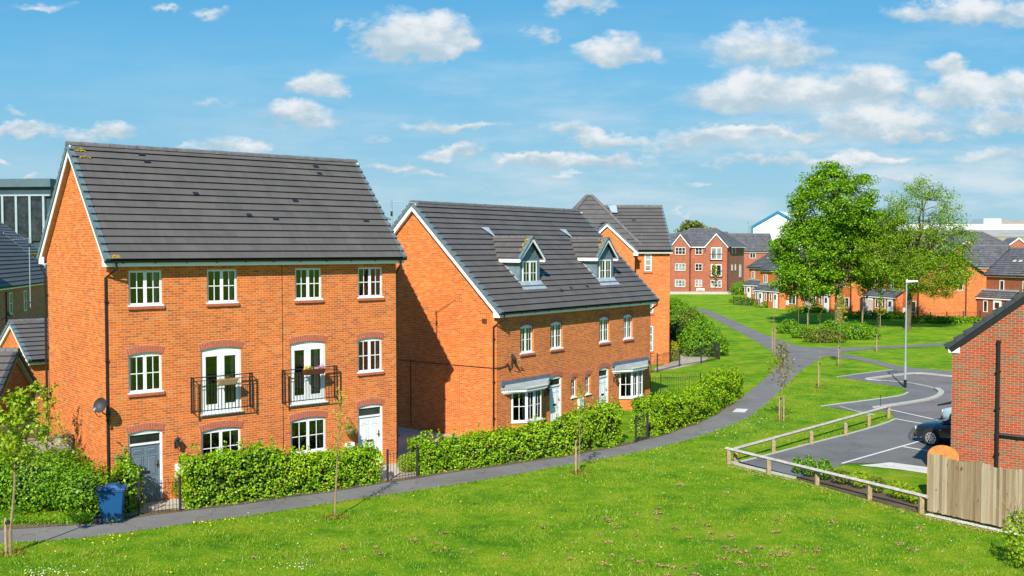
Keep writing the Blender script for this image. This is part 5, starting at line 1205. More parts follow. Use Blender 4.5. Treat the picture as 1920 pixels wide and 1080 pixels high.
def branchy(mb, p, d, length, r, n=6, wob=.12):
    pts = [Vector(p)]; dd = Vector(d).normalized()
    for i in range(n):
        dd = (dd + Vector((random.gauss(0, wob), random.gauss(0, wob), random.gauss(.02, wob * .6)))).normalized(); pts.append(pts[-1] + dd * length / n)
    mb.tube(pts, [r * (1 - .72 * i / n) for i in range(n + 1)], 7, cap=False); return pts
def big_tree(label, loc_, trunk_h, trunk_r, lobes, nclump, leaves_per, clump_r, leaf, m, bark='bark', lean=(0, 0), limbs=8, name='tree', group=None, keep=None):
    o = thing(name, label, 'tree', (loc_[0], loc_[1], 0), 0, group)
    mb = MB(); trunk = [Vector((0, 0, -.1)), Vector((lean[0] * .3, lean[1] * .3, trunk_h * .5)), Vector((lean[0], lean[1], trunk_h))]
    mb.tube([trunk[0], trunk[0] + Vector((0, 0, .5)), trunk[1], trunk[2]], [trunk_r * 1.5, trunk_r * 1.08, trunk_r * .95, trunk_r * .8], 10)
    tot = sum(l[1][0] * l[1][1] * l[1][2] * (l[2] if len(l) > 2 else 1) for l in lobes); centres = []
    for l in lobes:
        c, r = l[:2]; k = int(nclump * r[0] * r[1] * r[2] * (l[2] if len(l) > 2 else 1) / tot)
        for _ in range(k):
            v = rng.normal(0, 1, 3); v /= np.linalg.norm(v); rad = rng.uniform(.35, 1.0) ** .5
            q = np.array(c) + v * np.array(r) * rad * (1 + .18 * nz(v * 2, 1.0, c[0]))
            if q[2] > .8: centres.append(Vector(q))
    nodes = [(trunk[2], trunk_r * .7), (trunk[1].lerp(trunk[2], .6), trunk_r * .7)]
    for i in range(limbs):
        l = lobes[i % len(lobes)]; c = Vector(l[0]); r = l[1]; q = 2 * math.pi * i / limbs + random.random() * .5
        tgt = c + Vector((r[0] * .62 * math.cos(q), r[1] * .62 * math.sin(q), r[2] * random.uniform(.1, .7)))
        a = trunk[1].lerp(trunk[2], random.uniform(.55, 1.0)); n = 7; pts = []
        for k in range(n + 1):
            f = k / n; p = a.lerp(tgt, f) + Vector((random.gauss(0, .15), random.gauss(0, .15), (1.1 * math.sin(f * math.pi) - .0) * .5)) * (f > 0)
            pts.append(p)
        rr = [trunk_r * .48 * (1 - .8 * k / n) for k in range(n + 1)]; mb.tube(pts, rr, 6, cap=False); nodes += list(zip(pts[2:], rr[2:]))
    top = max(lobes, key=lambda l: l[0][2] + l[1][2]); tp = Vector(top[0]) + Vector((0, 0, top[1][2] * .7)); n = 8
    pts = [trunk[2].lerp(tp, k / n) + Vector((random.gauss(0, .12), random.gauss(0, .12), 0)) for k in range(n + 1)]; rr = [trunk_r * .7 * (1 - .85 * k / n) for k in range(n + 1)]
    mb.tube(pts, rr, 7, cap=False); nodes += list(zip(pts[1:], rr[1:]))
    PP, NN = [], []
    for c in centres:
        nb, r0 = min(nodes, key=lambda t: (t[0] - c).length + .6 * max(0, t[0].z - c.z)); mid = nb.lerp(c, .5) + Vector((random.gauss(0, .12), random.gauss(0, .12), .12))
        mb.tube([nb, mid, c], [min(r0 * .6, .05), .028, .012], 4, cap=False)
        if random.random() < .35: nodes.append((mid, .03))
        cr = clump_r * random.uniform(.6, 1.3); k = int(leaves_per * random.uniform(.5, 1.4))
        v = rng.normal(0, 1, (k, 3)); v /= np.linalg.norm(v, axis=1)[:, None]; rad = rng.uniform(.2, 1, k) ** .6
        PP.append(np.array(c) + v * np.array([cr, cr, cr * .62]) * rad[:, None]); NN.append(v * .6 + np.array([0, 0, .7]))
    mb.build('trunk_and_branches', M[bark], o)
    leaf_mesh('crown', np.concatenate(PP), np.concatenate(NN), leaf[0], leaf[1], M[m], o, jitter=.6)
    return o
big_tree('large full crowned green tree on the lawn before the terrace', G(1572, 610), 4.2, .42,
         [((-.6, 0, 12.0), (4.4, 4.2, 4.6)), ((-3.2, 0, 7.4), (3.5, 3.6, 3.7), 1.15), ((2.3, .5, 8.2), (3.7, 3.8, 4.2)), ((-3.4, -.6, 4.7), (3.3, 2.8, 2.4), 1.4), ((2.6, 0, 5.0), (2.4, 2.6, 1.5)), ((3.9, .4, 7.4), (2.3, 2.6, 3.0))],
         760, 125, .95, (.215, .155), 'leaf_oak', limbs=16)
big_tree('taller spreading tree with thin pale leaves, right of the full green tree', G(1702, 617), 6.0, .26,
         [((1.2, 0, 10.8), (3.7, 3.4, 4.0), .6), ((3.4, 0, 8.6), (3.0, 2.6, 2.6), .7), ((2.0, 0, 5.4), (4.1, 3.4, 2.2), 1.5), ((-1.2, .3, 6.8), (3.0, 2.8, 3.0), 1.3), ((-1.4, .3, 9.6), (2.0, 2.4, 2.2), .8), ((4.6, 0, 6.8), (2.0, 1.6, 1.0), .8)],
         880, 62, .9, (.15, .10), 'leaf_pale', lean=(.5, 0), limbs=18)
big_tree('distant round topped tree above the roof of the gabled flats', Vector((45.5, 262, 0)), 6, .4, [((0, 0, 11.6), (3.0, 3.0, 3.6)), ((2.2, 0, 10.6), (2.0, 2, 2.4)), ((-2, 0, 11), (1.7, 2, 2.6))], 130, 45, 1.1, (.5, .36), 'leaf_olive', limbs=8)
big_tree('distant tree top in the gap between the two nearest houses', Vector((-7.0, 58, 0)), 5, .2, [((0, 0, 8.3), (1.1, 1.1, 1.4))], 40, 40, .5, (.2, .14), 'leaf_bush', limbs=5)
big_tree('far pale tree above the long grey roof behind the flats', Vector((57, 300, 0)), 6, .3, [((0, 0, 11.6), (2.0, 2.0, 2.2))], 40, 40, .9, (.5, .36), 'leaf_pale', limbs=5)

def sapling(label, foot, top, leafy, nleaf, m, leaf=(.08, .055), r=.028, stake=None, spread=.4, twigs=14, group='staked saplings on the green', base=None, up=.75, double=False):
    o = thing('sapling', label, 'tree', (foot.x, foot.y, 0), 0, group); H = top[2]
    mb = MB(); n = 7; pts = [Vector((top[0] * (k / n) ** 1.3, top[1] * (k / n), H * k / n)) + Vector((random.gauss(0, .018), random.gauss(0, .018), 0)) * (0 < k < n) for k in range(n + 1)]
    mb.tube(pts, [r * (1 - .8 * k / n) for k in range(n + 1)], 7); PP = []
    for i in range(twigs):
        f = leafy + (1 - leafy) * (i + .5) / twigs; k = min(int(f * n), n - 1); p = pts[k].lerp(pts[k+1], f * n - k); q = i * 2.4
        l = spread * (1.15 - .75 * (f - leafy) / (1 - leafy)) * random.uniform(.7, 1.2); d = Vector((math.cos(q), math.sin(q), up)).normalized()
        mb.tube([p, p + d * l * .6 + Vector((0, 0, .02)), p + d * l + Vector((0, 0, .06))], [r * .3, r * .2, r * .1], 4, cap=False)
        for _ in range(max(1, int(nleaf / twigs))): PP.append(tuple(p + d * l * random.uniform(.1, 1.1) + Vector((random.gauss(0, .05), random.gauss(0, .05), random.gauss(.03, .05)))))
    mb.build('trunk', M['bark_pale'], o)
    leaf_mesh('leaves', PP, np.tile([0, -.2, .7], (len(PP), 1)), leaf[0], leaf[1], M[m], o, jitter=.9)
    if stake:
        for k in range(2 if double else 1):
            sm = MB(); x = -.10 + .2 * k; sm.tube([(x, -.03, -.1), (x, -.03, stake)], .038, 8); sm.tube([(x, -.03, stake), (x, -.03, stake + .015)], [.038, .02], 8); sm.build('stake', M['stake'], o)
        tm = MB(); tm.lathe([(.065, stake - .14), (.068, stake - .12), (.068, stake - .08), (.065, stake - .06)], 10, (-.06, -.015, 0)); tm.build('tie', M['rubber'], o)
    if base:
        pp, nn_ = blob_points((0, 0, .03), (.42, .3, .12), 260, zmin=0); leaf_mesh('dry_grass_at_foot', pp, nn_ + np.array([0, 0, .4]), .12, .02, M['leaf_russet'] if base == 1 else M['leaf_olive'], o, jitter=1.0)
    return o
sapling('leaning leafy sapling tied to a stake in the bottom left corner', G(20, 1040), (.25, .1, 4.1), .48, 1300, 'leaf_lime', (.11, .085), .045, .95, .85, 30, base=1)
sapling('tall young tree with long bare shoots behind the left bushes', Vector((-14.5, 32.2, 0)), (-.1, .1, 3.5), .40, 620, 'leaf_lime', (.09, .07), .03, None, .8, 18, group=None)
sapling('yellowish sapling without a stake before the hedge of the balcony house', G(628, 972), (.2, .1, 3.75), .44, 330, 'leaf_yellow', (.055, .04), .036, .0, .36, 26, base=1)
sapling('slim yellow green sapling in front of the dormer house hedge', G(1085, 888), (.05, 0, 3.05), .42, 240, 'leaf_lime', (.07, .05), .026, 1.15, .42, 16, base=1)
sapling('russet leaved sapling with two stakes beside the bend of the path', G(1465, 790), (.05, .1, 3.35), .42, 420, 'leaf_russet', (.11, .075), .022, 1.15, .95, 26, base=1, double=True, up=.9)
sapling('bare thin sapling with two stakes on the grass left of the path junction', G(1450, 659), (.05, 0, 5.6), .5, 24, 'leaf_russet', (.1, .06), .028, 1.75, .35, 12, double=True)
sapling('almost bare sapling with a tall stake right of the path junction', G(1537.7, 728), (-.05, 0, 4.3), .55, 26, 'leaf_russet', (.09, .05), .018, 1.5, .35, 9, base=1)
sapling('sapling with a yellow crown standing before the shrub bed', G(1574.7, 686), (.05, 0, 4.6), .60, 260, 'leaf_yellow', (.13, .09), .022, 1.35, .75, 20, base=1, up=1.2)
sapling('bare sapling with a single stake on the grass near the lamp post', G(1645.7, 660), (0, 0, 3.0), .55, 16, 'leaf_russet', (.09, .05), .016, 1.35, .25, 8)
sapling('tall thin bare sapling with a stake at the left of the shrub bed', G(1515.7, 634), (.05, 0, 6.4), .45, 30, 'leaf_russet', (.12, .07), .03, 2.2, .4, 12)
sapling('thin bare sapling in shade left of the staked one by the shrub bed', G(1497, 622), (0, 0, 5.2), .5, 24, 'leaf_olive', (.12, .07), .025, None, .4, 12)
sapling('small tree with a round leafy head in the shade of the pale tree', G(1618, 612), (0, 0, 4.3), .62, 330, 'leaf_olive', (.18, .12), .045, 1.6, .8, 16)
sapling('slender tree clothed in leaves from the foot, near the terrace doors', G(1650, 616), (0, 0, 5.2), .22, 420, 'leaf_pale', (.18, .12), .05, None, .6, 26)
sapling('small yellow leaved sapling in front of the gabled flats', G(1340, 551), (0, 0, 5.2), .5, 160, 'leaf_yellow', (.26, .2), .05, None, .9, 14, group=None)

# ------------------------------------------------------------------ grass tufts and flowers on the green (uncountable)
def in_poly(x, y, poly):
    c = np.zeros(len(x), bool); n = len(poly); j = n - 1
    for i in range(n):
        xi, yi, xj, yj = poly[i][0], poly[i][1], poly[j][0], poly[j][1]
        c ^= ((yi > y) != (yj > y)) & (x < (xj - xi) * (y - yi) / (yj - yi + 1e-12) + xi); j = i
    return c
court = [tuple(p.xy) for p in Gs((1380,868),(1433,855),(1534.5,827),(1612,808),(1678,785),(1612,775),(1538,761),(1690,742),(1704,735),(1690,725),(1635,717),(1568,706),(1612,699),(1674,692),(1785,690),(1960,720),(2100,905),(1740,967),(1660,948),(1560,919),(1491,899),(1376,873))]
field = [tuple(p.xy) for p in PN] + [tuple(p.xy) for p in Gs((1551,668),(1612,676),(1674,693),(1785,700),(2100,760),(2400,1140),(1920,1180),(-200,1180))]
def scatter(n, ymin, ymax):
    y = ymin + (ymax - ymin) * rng.random(n) ** 1.25; x = (rng.random(n) * 2 - 1) * (.53 * y + 1)
    k = in_poly(x, y, field) & ~in_poly(x, y, court); return x[k], y[k]
gx, gy = scatter(520000, 22.5, 62)
nn = np.array([mn.noise(Vector((a * .55, b * .55, 0))) + .5 * mn.noise(Vector((a * 1.9, b * 1.9, 5))) for a, b in zip(gx, gy)])
keep = rng.random(len(gx)) < .55 + .6 * nn; gx, gy, nn = gx[keep], gy[keep], nn[keep]
ex, ey = [], []
for line, sg_, nE in ((PN, 1, 5200), (PF, -1, 2600)):
    for _ in range(nE):
        i_ = random.randrange(len(line) - 1); p_ = line[i_].lerp(line[i_ + 1], random.random()); t_ = (line[i_ + 1] - line[i_]).normalized(); n_ = Vector((t_.y, -t_.x, 0)) * sg_
        o_ = abs(random.gauss(0, .10)) - .07 * (.5 + mn.noise(p_ * 1.3)); p_ = p_ + n_ * o_; ex.append(p_.x); ey.append(p_.y)
gx = np.concatenate([gx, ex]); gy = np.concatenate([gy, ey]); nn = np.concatenate([nn, np.full(len(ex), .25)])
k = len(gx); hgt_ = (.032 + .045 * np.clip(nn + .35, 0, 1)) * rng.uniform(.6, 1.4, k); q = rng.uniform(0, 6.283, k); wd_ = rng.uniform(.007, .015, k)
lean = rng.normal(0, .5, (k, 2)) * hgt_[:, None]
V = np.stack([np.stack([gx - np.cos(q) * wd_, gy - np.sin(q) * wd_, np.zeros(k)], 1), np.stack([gx + np.cos(q) * wd_, gy + np.sin(q) * wd_, np.zeros(k)], 1), np.stack([gx + lean[:, 0], gy + lean[:, 1], hgt_], 1)], 1).reshape(-1, 3)
me = bpy.data.meshes.new('grass'); me.vertices.add(3 * k); me.vertices.foreach_set('co', V.ravel()); me.loops.add(3 * k); me.loops.foreach_set('vertex_index', np.arange(3 * k))
me.polygons.add(k); me.polygons.foreach_set('loop_start', np.arange(k) * 3); me.polygons.foreach_set('loop_total', np.full(k, 3)); me.update(calc_edges=True); me.materials.append(M['blade'])
go = bpy.data.objects.new('grass', me); COL.objects.link(go); tag(go, 'short green grass of the lawn in the foreground', 'grass', kind='stuff')
def flowers(name, n, m, size, lb, clumps, ymax=52):
    mb = MB(); x, y = scatter(n * 4, 23, ymax); pts = list(zip(x, y))[:n]
    for cx, cy, r, kk in clumps: p = G(cx, cy); pts += [(p.x + random.gauss(0, r), p.y + random.gauss(0, r)) for _ in range(kk)]
    ok = in_poly(np.array([q_[0] for q_ in pts]), np.array([q_[1] for q_ in pts]), field); pts = [q_ for q_, k_ in zip(pts, ok) if k_]
    for a, b in pts:
        h = random.uniform(.05, .13); r = size * random.uniform(.7, 1.3)
        mb.hexa([(a + r * math.cos(t), b + r * math.sin(t), h) for t in [i * 1.047 for i in range(6)]], [(a + r * .6 * math.cos(t), b + r * .6 * math.sin(t), h + r * .7) for t in [i * 1.047 for i in range(6)]])
    return tag(mb.build(name, m), lb, 'flowers', kind='stuff')
dp, dn = [], []
for cx, cy, sx, sy, kk in ((1330,1000,150,60,70),(1420,1050,180,30,70),(1210,1060,120,20,25),(720,1030,300,30,22),(900,1000,250,50,14),(1560,930,10,6,3),(1420,890,30,8,8),(1700,1010,80,40,10),(1100,950,200,30,12)):
    for _ in range(int(kk * .38)):
        c_ = G(random.gauss(cx, sx * .6), min(1079, random.gauss(cy, sy * .6))); r_ = random.uniform(.03, .10)
        for _ in range(int(60 * r_ / .1)): dp.append((c_.x + random.gauss(0, r_ * .7), c_.y + random.gauss(0, r_ * .5), random.uniform(.02, .06))); dn.append((random.gauss(0, .3), random.gauss(0, .3), 1))
for a_, b_ in (((1366, 874), (1495, 903)), ((1495, 903), (1738, 971)), ((1738, 971), (1876, 1000))):
    for _ in range(260):
        c_ = G(*a_).lerp(G(*b_), random.random()); o_ = abs(random.gauss(0, .13)); dp.append((c_.x - o_ * .4 + random.gauss(0, .04), c_.y - o_, random.uniform(.01, .05))); dn.append((0, -.2, 1))
dp = np.array(dp); ok_ = in_poly(dp[:, 0], dp[:, 1], field) & ~in_poly(dp[:, 0], dp[:, 1], court)
M['straw'] = leafmat('dry_straw', (.24, .15, .06), (.36, .25, .10), (.46, .36, .17), trans=.1)
tag(leaf_mesh('dry_grass', dp[ok_], np.array(dn)[ok_], .075, .022, M['straw'], jitter=.5), 'tan dry clippings and worn straw in the foreground lawn', 'dry grass', kind='stuff')
flowers('dandelions', 60, M['yellow'], .022, 'yellow dandelions dotted over the lawn', [(215,1017,.25,16),(375,985,.2,10),(440,975,.2,6),(1352,815,.4,8),(1100,1050,.4,7)])
flowers('daisies', 150, M['daisy'], .013, 'small white daisies and seed heads in the lawn', [(95,1076,.35,60),(560,1066,.25,22),(1385,798,1.3,110),(1330,815,1.3,60),(1210,860,1.2,40),(1300,690,3,60)], 75)

# ------------------------------------------------------------------ street furniture
lp = G(1697, 727)
lamp = thing('street_lamp', 'tall grey steel street lamp with a flat white head beside the turning head', 'street lamp', lp)
mb = MB(); mb.tube([(0, 0, .45), (0, 0, 1.45)], .075, 12); mb.tube([(0, 0, 1.43), (0, 0, 6.0)], [.05, .038], 12); mb.build('pole', M['steel'], lamp)
mb = MB(); mb.tube([(0, 0, -.05), (0, 0, .46)], .082, 12); mb.box(-.05, .05, -.09, -.07, .12, .4); mb.build('base', M['black'], lamp)
mb = MB(); mb.hexa([(-.04, -.09, 5.98), (.62, -.12, 6.02), (.62, .12, 6.02), (-.04, .09, 5.98)], [(-.02, -.06, 6.1), (.58, -.09, 6.1), (.58, .09, 6.1), (-.02, .06, 6.1)]); mb.tube([(.03, 0, 6.09), (.03, 0, 6.17)], .03, 8); mb.build('lamp_head', M['white'], lamp, bevel=.012)
mb = MB(); mb.box(.12, .56, -.08, .08, 6.0, 6.018); mb.build('lens', M['lamp_lens'], lamp)
bp_ = thing('marker_post', 'thin dark marker rod standing by the kerb end', 'post', G(1651, 765)); mb = MB(); mb.tube([(0, 0, 0), (0, 0, .62)], .014, 6); mb.tube([(0, 0, .6), (0, 0, .66)], .022, 6); mb.build('rod', M['iron'], bp_)

def rail_fence(label, posts, ends):
    P0 = G(*posts[0]); o = thing('rail_fence', label, 'fence', P0, 0, 'low timber rail fences round the parking court')
    for p in posts:
        q = G(*p) - P0; mb = MB(); w = .065; mb.hexa([(q.x - w, q.y - w, -.1), (q.x + w, q.y - w, -.1), (q.x + w, q.y + w, -.1), (q.x - w, q.y + w, -.1)], [(q.x - w, q.y - w, .50), (q.x + w, q.y - w, .50), (q.x + w, q.y + w, .50), (q.x - w, q.y + w, .50)]); mb.build('post', M['stake'], o)
        mb = MB(); t = (G(*posts[-1]) - P0).normalized(); mb.tube([q + Vector((0, 0, .50)) - t * .02, q + Vector((0, 0, .50)) + t * .02], .083, 4); mb.build('rail_strap', M['steel'], o)
    a, b = [G(*e) - P0 for e in ends]; t = (b - a).normalized(); a = Vector((a.x, a.y, .54)); b = Vector((b.x, b.y, .54)); n = Vector((-t.y, t.x, 0))
    prof = [(-.075, 0), (0, -.06), (.075, 0), (0, .065)]
    mb = MB(); mb.hexa([a + n * u + Vector((0, 0, v)) for u, v in prof], [b + n * u + Vector((0, 0, v)) for u, v in prof]); mb.build('rail', M['rail'], o); return o
rail_fence('weathered timber rail fence along the front edge of the parking court', [(1366,869.8),(1441,890),(1531.4,910),(1630,937),(1727,963)], [(1361,868),(1738,966)])
rail_fence('weathered timber rail fence along the far edge of the parking court', [(1379,868.6),(1450,851),(1520.9,833.6),(1585,817),(1628.6,800.5),(1665.6,784)], [(1376,869.5),(1668,783)])

fa, fb = G(1738.5, 964), G(1874.7, 994.7); fd_ = (fb - fa).normalized(); fdeg = math.atan2(fd_.y, fd_.x)
tf = thing('timber_fence', 'tall pale timber board fence with a wavy top at the right edge', 'fence', fa, fdeg)
mb = MB(); u = 0.0; i = 0
while u < 4.6:
    w_ = random.uniform(.085, .105); h = 1.80 + .03 * math.sin(u * 5.1) + random.uniform(-.025, .02) + (.05 if i == 0 else 0); yy = -.012 if i % 2 else .006
    mb.box(u, u + w_ - .006, yy - .008, yy + .008, .10 + random.uniform(0, .02), h); u += w_ * .93; i += 1
mb.build('boards', M['boards'], tf)
for z in (.45, 1.5): mb = MB(); mb.box(0, 4.55, .02, .06, z, z + .09); mb.build('rail', M['stake'], tf)
for x in (.05, 2.4): mb = MB(); mb.box(x, x + .09, .06, .15, 0, 1.75); mb.build('post', M['stake'], tf)
sheet('pale_pebble_strip', [fa + Vector((math.sin(fdeg), -math.cos(fdeg), 0)) * .22, fa + fd_ * 4.6 + Vector((math.sin(fdeg), -math.cos(fdeg), 0)) * .10, fa + fd_ * 4.6 - Vector((math.sin(fdeg), -math.cos(fdeg), 0)) * .1, fa - Vector((math.sin(fdeg), -math.cos(fdeg), 0)) * .1], .018, M['concrete'])
ga = thing('garden_gate', 'round topped orange wooden gate showing above the board fence', 'gate', (13.5, 32.3, 0), R(-31))
mb = MB(); n = 16; mb.hexa([(-.46, -.02, .05), (.46, -.02, .05)] + [(.46 * math.cos(math.pi * k / n), -.02, 1.42 + .34 * math.sin(math.pi * k / n)) for k in range(n + 1)], [(-.46, .02, .05), (.46, .02, .05)] + [(.46 * math.cos(math.pi * k / n),   .02, 1.42 + .34 * math.sin(math.pi * k / n)) for k in range(n + 1)]); mb.build('leaf', M['orange_wood'], ga)
for k in range(7): mb2 = MB(); 
mb = MB(); mb.box(-.42, .42, .021, .05, .35, .45); mb.box(-.42, .42, .021, .05, 1.1, 1.2); mb.build('brace', M['stake'], ga)

# iron railings and hooped gates
def railing(name, label, pts, h=1.0, step=.115, hoop=True, group=None, posts=True, cat='railings', postr=.025, r=.008):
    P0 = pts[0]; o = thing(name, label, cat, P0, 0, group); mb = MB()
    for a, b in zip(pts, pts[1:]):
        a, b = a - P0, b - P0; L = (b - a).length; n = max(2, int(L / step)); t = (b - a) / L
        for zz_, rr in ((h - .10, r * 1.2), (.10, r * 1.2)): mb.tube([a + Vector((0, 0, zz_)), b + Vector((0, 0, zz_))], rr, 5)
        for i in range(1, n):
            p = a + (b - a) * i / n; mb.tube([p + Vector((0, 0, .03)), p + Vector((0, 0, h - (.05 if hoop else -.03)))], r, 5, cap=False)
            if hoop and i % 2 and i + 1 < n:
                q_ = a + (b - a) * (i + 1) / n; m_ = (p + q_) / 2; mb.tube([p + Vector((0, 0, h - .06)), p.lerp(m_, .3) + Vector((0, 0, h - .01)), m_ + Vector((0, 0, h + .01)), q_.lerp(m_, .3) + Vector((0, 0, h - .01)), q_ + Vector((0, 0, h - .06))], r, 5, cap=False)
    mb.build('bars', M['iron'], o)
    if posts:
        for p in pts: pm = MB(); q_ = p - P0; pm.box(q_.x - postr, q_.x + postr, q_.y - postr, q_.y + postr, 0, h + .08); pm.build('post', M['iron'], o)
    return o
def spread(a, b, n): return [a.lerp(b, i / n) for i in range(n + 1)]
railing('garden_gate', 'black hooped iron gate in front of the grey door', [G(262, 967), G(338, 958.5)], 1.0, .10, cat='gate', postr=.032)
railing('garden_gate', 'black hooped iron gate before the gravel passage between the houses', [G(727, 902.5), G(782, 893)], 1.02, .12, cat='gate', postr=.035)
railing('garden_gate', 'narrow black iron gate in the gap of the long hedge', [G(1192, 830), G(1214, 822.5)], 1.05, .11, cat='gate', postr=.035)
railing('iron_railings', 'low black iron railings half hidden in the hedge clump behind the blue bin', [G(200, 966) + Vector((0, .2, 0)), G(262, 957) + Vector((0, .2, 0))], 1.0, .11)
railing('iron_railings', 'black bow topped railings from the dormer house to the bend hedge', [G(1219, 742.5), G(1239, 741.5), G(1313, 738), G(1356, 728)], 1.05, .13, r=.010)
railing('iron_railings', 'far black iron railings round the flats garden, nearest the peaked tower', [G(1219, 700), G(1232, 698), G(1274, 687.5), G(1314.5, 681), G(1348.6, 674), G(1331, 667), G(1318, 658)], 1.15, .14, hoop=False, r=.011, postr=.035)
railing('iron_railings', 'black railings before the shrubs at the furthest terrace pair', [G(1375, 571.5), G(1390, 573), G(1402, 574), G(1424, 577)], 1.1, .16, hoop=False, r=.014, postr=.04)
railing('iron_railings', 'black railings along the sunny gable at the end of the terrace', [G(1712, 606), G(1744, 605.5), G(1775, 605), G(1806, 604), G(1838, 603)], 1.1, .16, hoop=False, r=.010, postr=.04)
gp = thing('timber_fence', 'weathered grey fence panel between the twiggy bush and the three-storey house', 'fence', h1(-2.6, 3.4), H1A)
mb = MB(); u = 0
while u < 2.5: mb.box(u, u + .13, -.01 + .012 * (int(u * 9) % 2), .012 + .012 * (int(u * 9) % 2), .05, 1.78); u += .135
mb.build('boards', M['rail'], gp); mb = MB(); mb.box(-.02, 2.56, -.03, .05, 1.78, 1.83); mb.build('capping', M['stake'], gp)
dk = thing('timber_fence', 'dark timber fence between the shaded garage and the three-storey house', 'fence', h1(-3.4, 7.2), H1A); mb = MB(); mb.box(0, 3.4, -.02, .02, .05, 1.75); mb.build('boards', M['bark'], dk); mb = MB(); mb.box(-.05, .05, -.05, .05, 0, 1.85); mb.build('post', M['bark'], dk)
for i, (px, py, A_, L_) in enumerate(((1508, 584, AT + R(90), 1.3), (1612, 593, AT + R(90), 1.9))):
    f = thing('timber_fence', ('pale fence panel between the two furthest terrace pairs', 'pale fence panel beside the porch of the near terrace pair')[i], 'fence', G(px, py), A_ ); mb = MB()
    for k in range(int(L_ / .15)): mb.box(k * .15, k * .15 + .14, -.02, .02, .05, 1.8)
    mb.build('boards', M['rail'], f); mb = MB(); mb.box(-.04, L_ + .04, -.035, .035, 1.8, 1.85); mb.build('capping', M['rail'], f)
kw = thing('low_wall', 'low pale garden wall in front of the gabled flats', 'wall', G(1256, 551.5), R(-3)); mb = MB(); mb.box(0, 10.6, -.1, .1, 0, .42); mb.build('wall', M['edging'], kw); mb = MB(); mb.box(-.05, 10.65, -.14, .14, .421, .48); mb.build('coping', M['kerb'], kw)
sg = thing('sign', 'low white sign board on two legs before the flats', 'sign', G(1321, 550), R(-10)); mb = MB(); mb.box(-1.4, 0, -.02, .02, .55, .85); mb.build('board', M['white_paint'], sg)
for x in (-1.3, -.1): mb = MB(); mb.box(x - .04, x + .04, .021, .08, 0, .8); mb.build('leg', M['white_paint'], sg)

# ------------------------------------------------------------------ bins
def wheelie(label, p, rz, m, H=1.07, small=1.0):
    o = thing('wheelie_bin', label, 'bin', p, rz); o.scale = (small,) * 3
    mb = MB(); mb.hexa([(-.225, -.26, .05), (.225, -.26, .05), (.225, .28, .02), (-.225, .28, .02)], [(-.275, -.34, .95), (.275, -.34, .95), (.275, .36, .95), (-.275, .36, .95)])
    mb.hexa([(-.285, -.35, .90), (.285, -.35, .90), (.285, .37, .90), (-.285, .37, .90)], [(-.295, -.36, .96), (.295, -.36, .96), (.295, .38, .96), (-.295, .38, .96)]); mb.build('body', m, o, bevel=.02)
    mb = MB(); mb.hexa([(-.30, -.40, .965), (.30, -.40, .965), (.30, .42, .965), (-.30, .42, .965)], [(-.285, -.38, 1.01), (.285, -.38, 1.01), (.285, .38, 1.01), (-.285, .38, 1.01)])
    mb.hexa([(-.25, -.26, 1.005), (.25, -.26, 1.005), (.25, .30, 1.005), (-.25, .30, 1.005)], [(-.17, -.12, 1.11), (.17, -.12, 1.11), (.17, .14, 1.10), (-.17, .14, 1.10)]); mb.build('lid', m, o, bevel=.015)
    mb = MB(); mb.tube([(-.24, .44, .95), (.24, .44, .95)], .018, 8); [mb.box(x - .02, x + .02, .34, .45, .93, .97) for x in (-.22, 0, .22)]; mb.build('handle', m, o)
    for x in (-.27, .27):
        w = MB(); w.lathe([(.06, x - .03), (.125, x - .03), (.135, x), (.125, x + .03), (.06, x + .03)], 18, (0, .38, .135), axis='x'); w.build('wheel', M['rubber'], o)
    mb = MB(); mb.tube([(-.26, .38, .135), (.26, .38, .135)], .014, 6); mb.build('axle', M['steel'], o)
    lb = MB(); lb.box(.06, .22, -.402, -.399, .972, .998); lb.build('sticker', M['white_paint'], o)
    return o
wheelie('blue wheelie bin with a bulging lid standing on the footpath by the hedge', G(205, 979) + Vector((.08, .05, 0)), R(103), M['bin_blue'], small=1.0)
wheelie('green wheelie bin mostly hidden behind the left bushes', h1(-.62, 1.3), R(40), M['bin_green'])

# ------------------------------------------------------------------ small things fixed to the houses
def dish(label, root_pt, rz, tilt=22, size=.30, arm=.35):
    o = thing('satellite_dish', label, 'dish', root_pt, rz)
    mb = MB(); c = Vector((0, -arm, .16)); n = 20; prof = [(size * f, .09 * f * f) for f in (0.02, .3, .55, .8, 1)]
    Rm = Matrix.Rotation(R(90 - tilt), 4, 'X')
    mb.T = lambda x, y, z: tuple(c + (Rm @ Vector((x, y * 1.08, z))))
    rings = [[mb.pt((r * math.cos(2*math.pi*j/n), r * math.sin(2*math.pi*j/n), h)) for j in range(n)] for r, h in prof]
    for A_, B_ in zip(rings, rings[1:]):
        for j in range(n): mb.f.append([A_[j], A_[(j+1) % n], B_[(j+1) % n], B_[j]]); mb.m.append(0)
    mb.T = None; mb.build('reflector', M['dish'], o, smooth=True)
    mb = MB(); mb.tube([(0, 0, -.15), (0, -.12, -.15), (0, -arm + .05, -.05), (0, -arm + .02, .16)], .02, 8); mb.box(-.07, .07, -.02, 0, -.25, -.05); mb.build('bracket', M['iron'], o)
    mb = MB(); mb.tube([(0, -arm - .02, -.16), (0, -arm - .22, -.12), (0, -arm - .38, .08)], .012, 6); mb.build('arm', M['iron'], o)
    mb = MB(); mb.tube([(0, -arm - .42, .06), (0, -arm - .33, .13)], .035, 8); mb.build('receiver', M['steel'], o)
    return o
M['dish'] = simple('dish_grey', (.03, .03, .033), 0.6, var=0.2, scale=8)
dish('dark satellite dish on a bracket at the left corner of the three-storey house', h1(-.08, -.02, 3.05), H1A - R(50), size=.215, arm=.36)
dish('small black satellite dish above the left bay window of the dormer house', h2(.78, -.02, 3.12), H2A + R(70), size=.20, arm=.20)
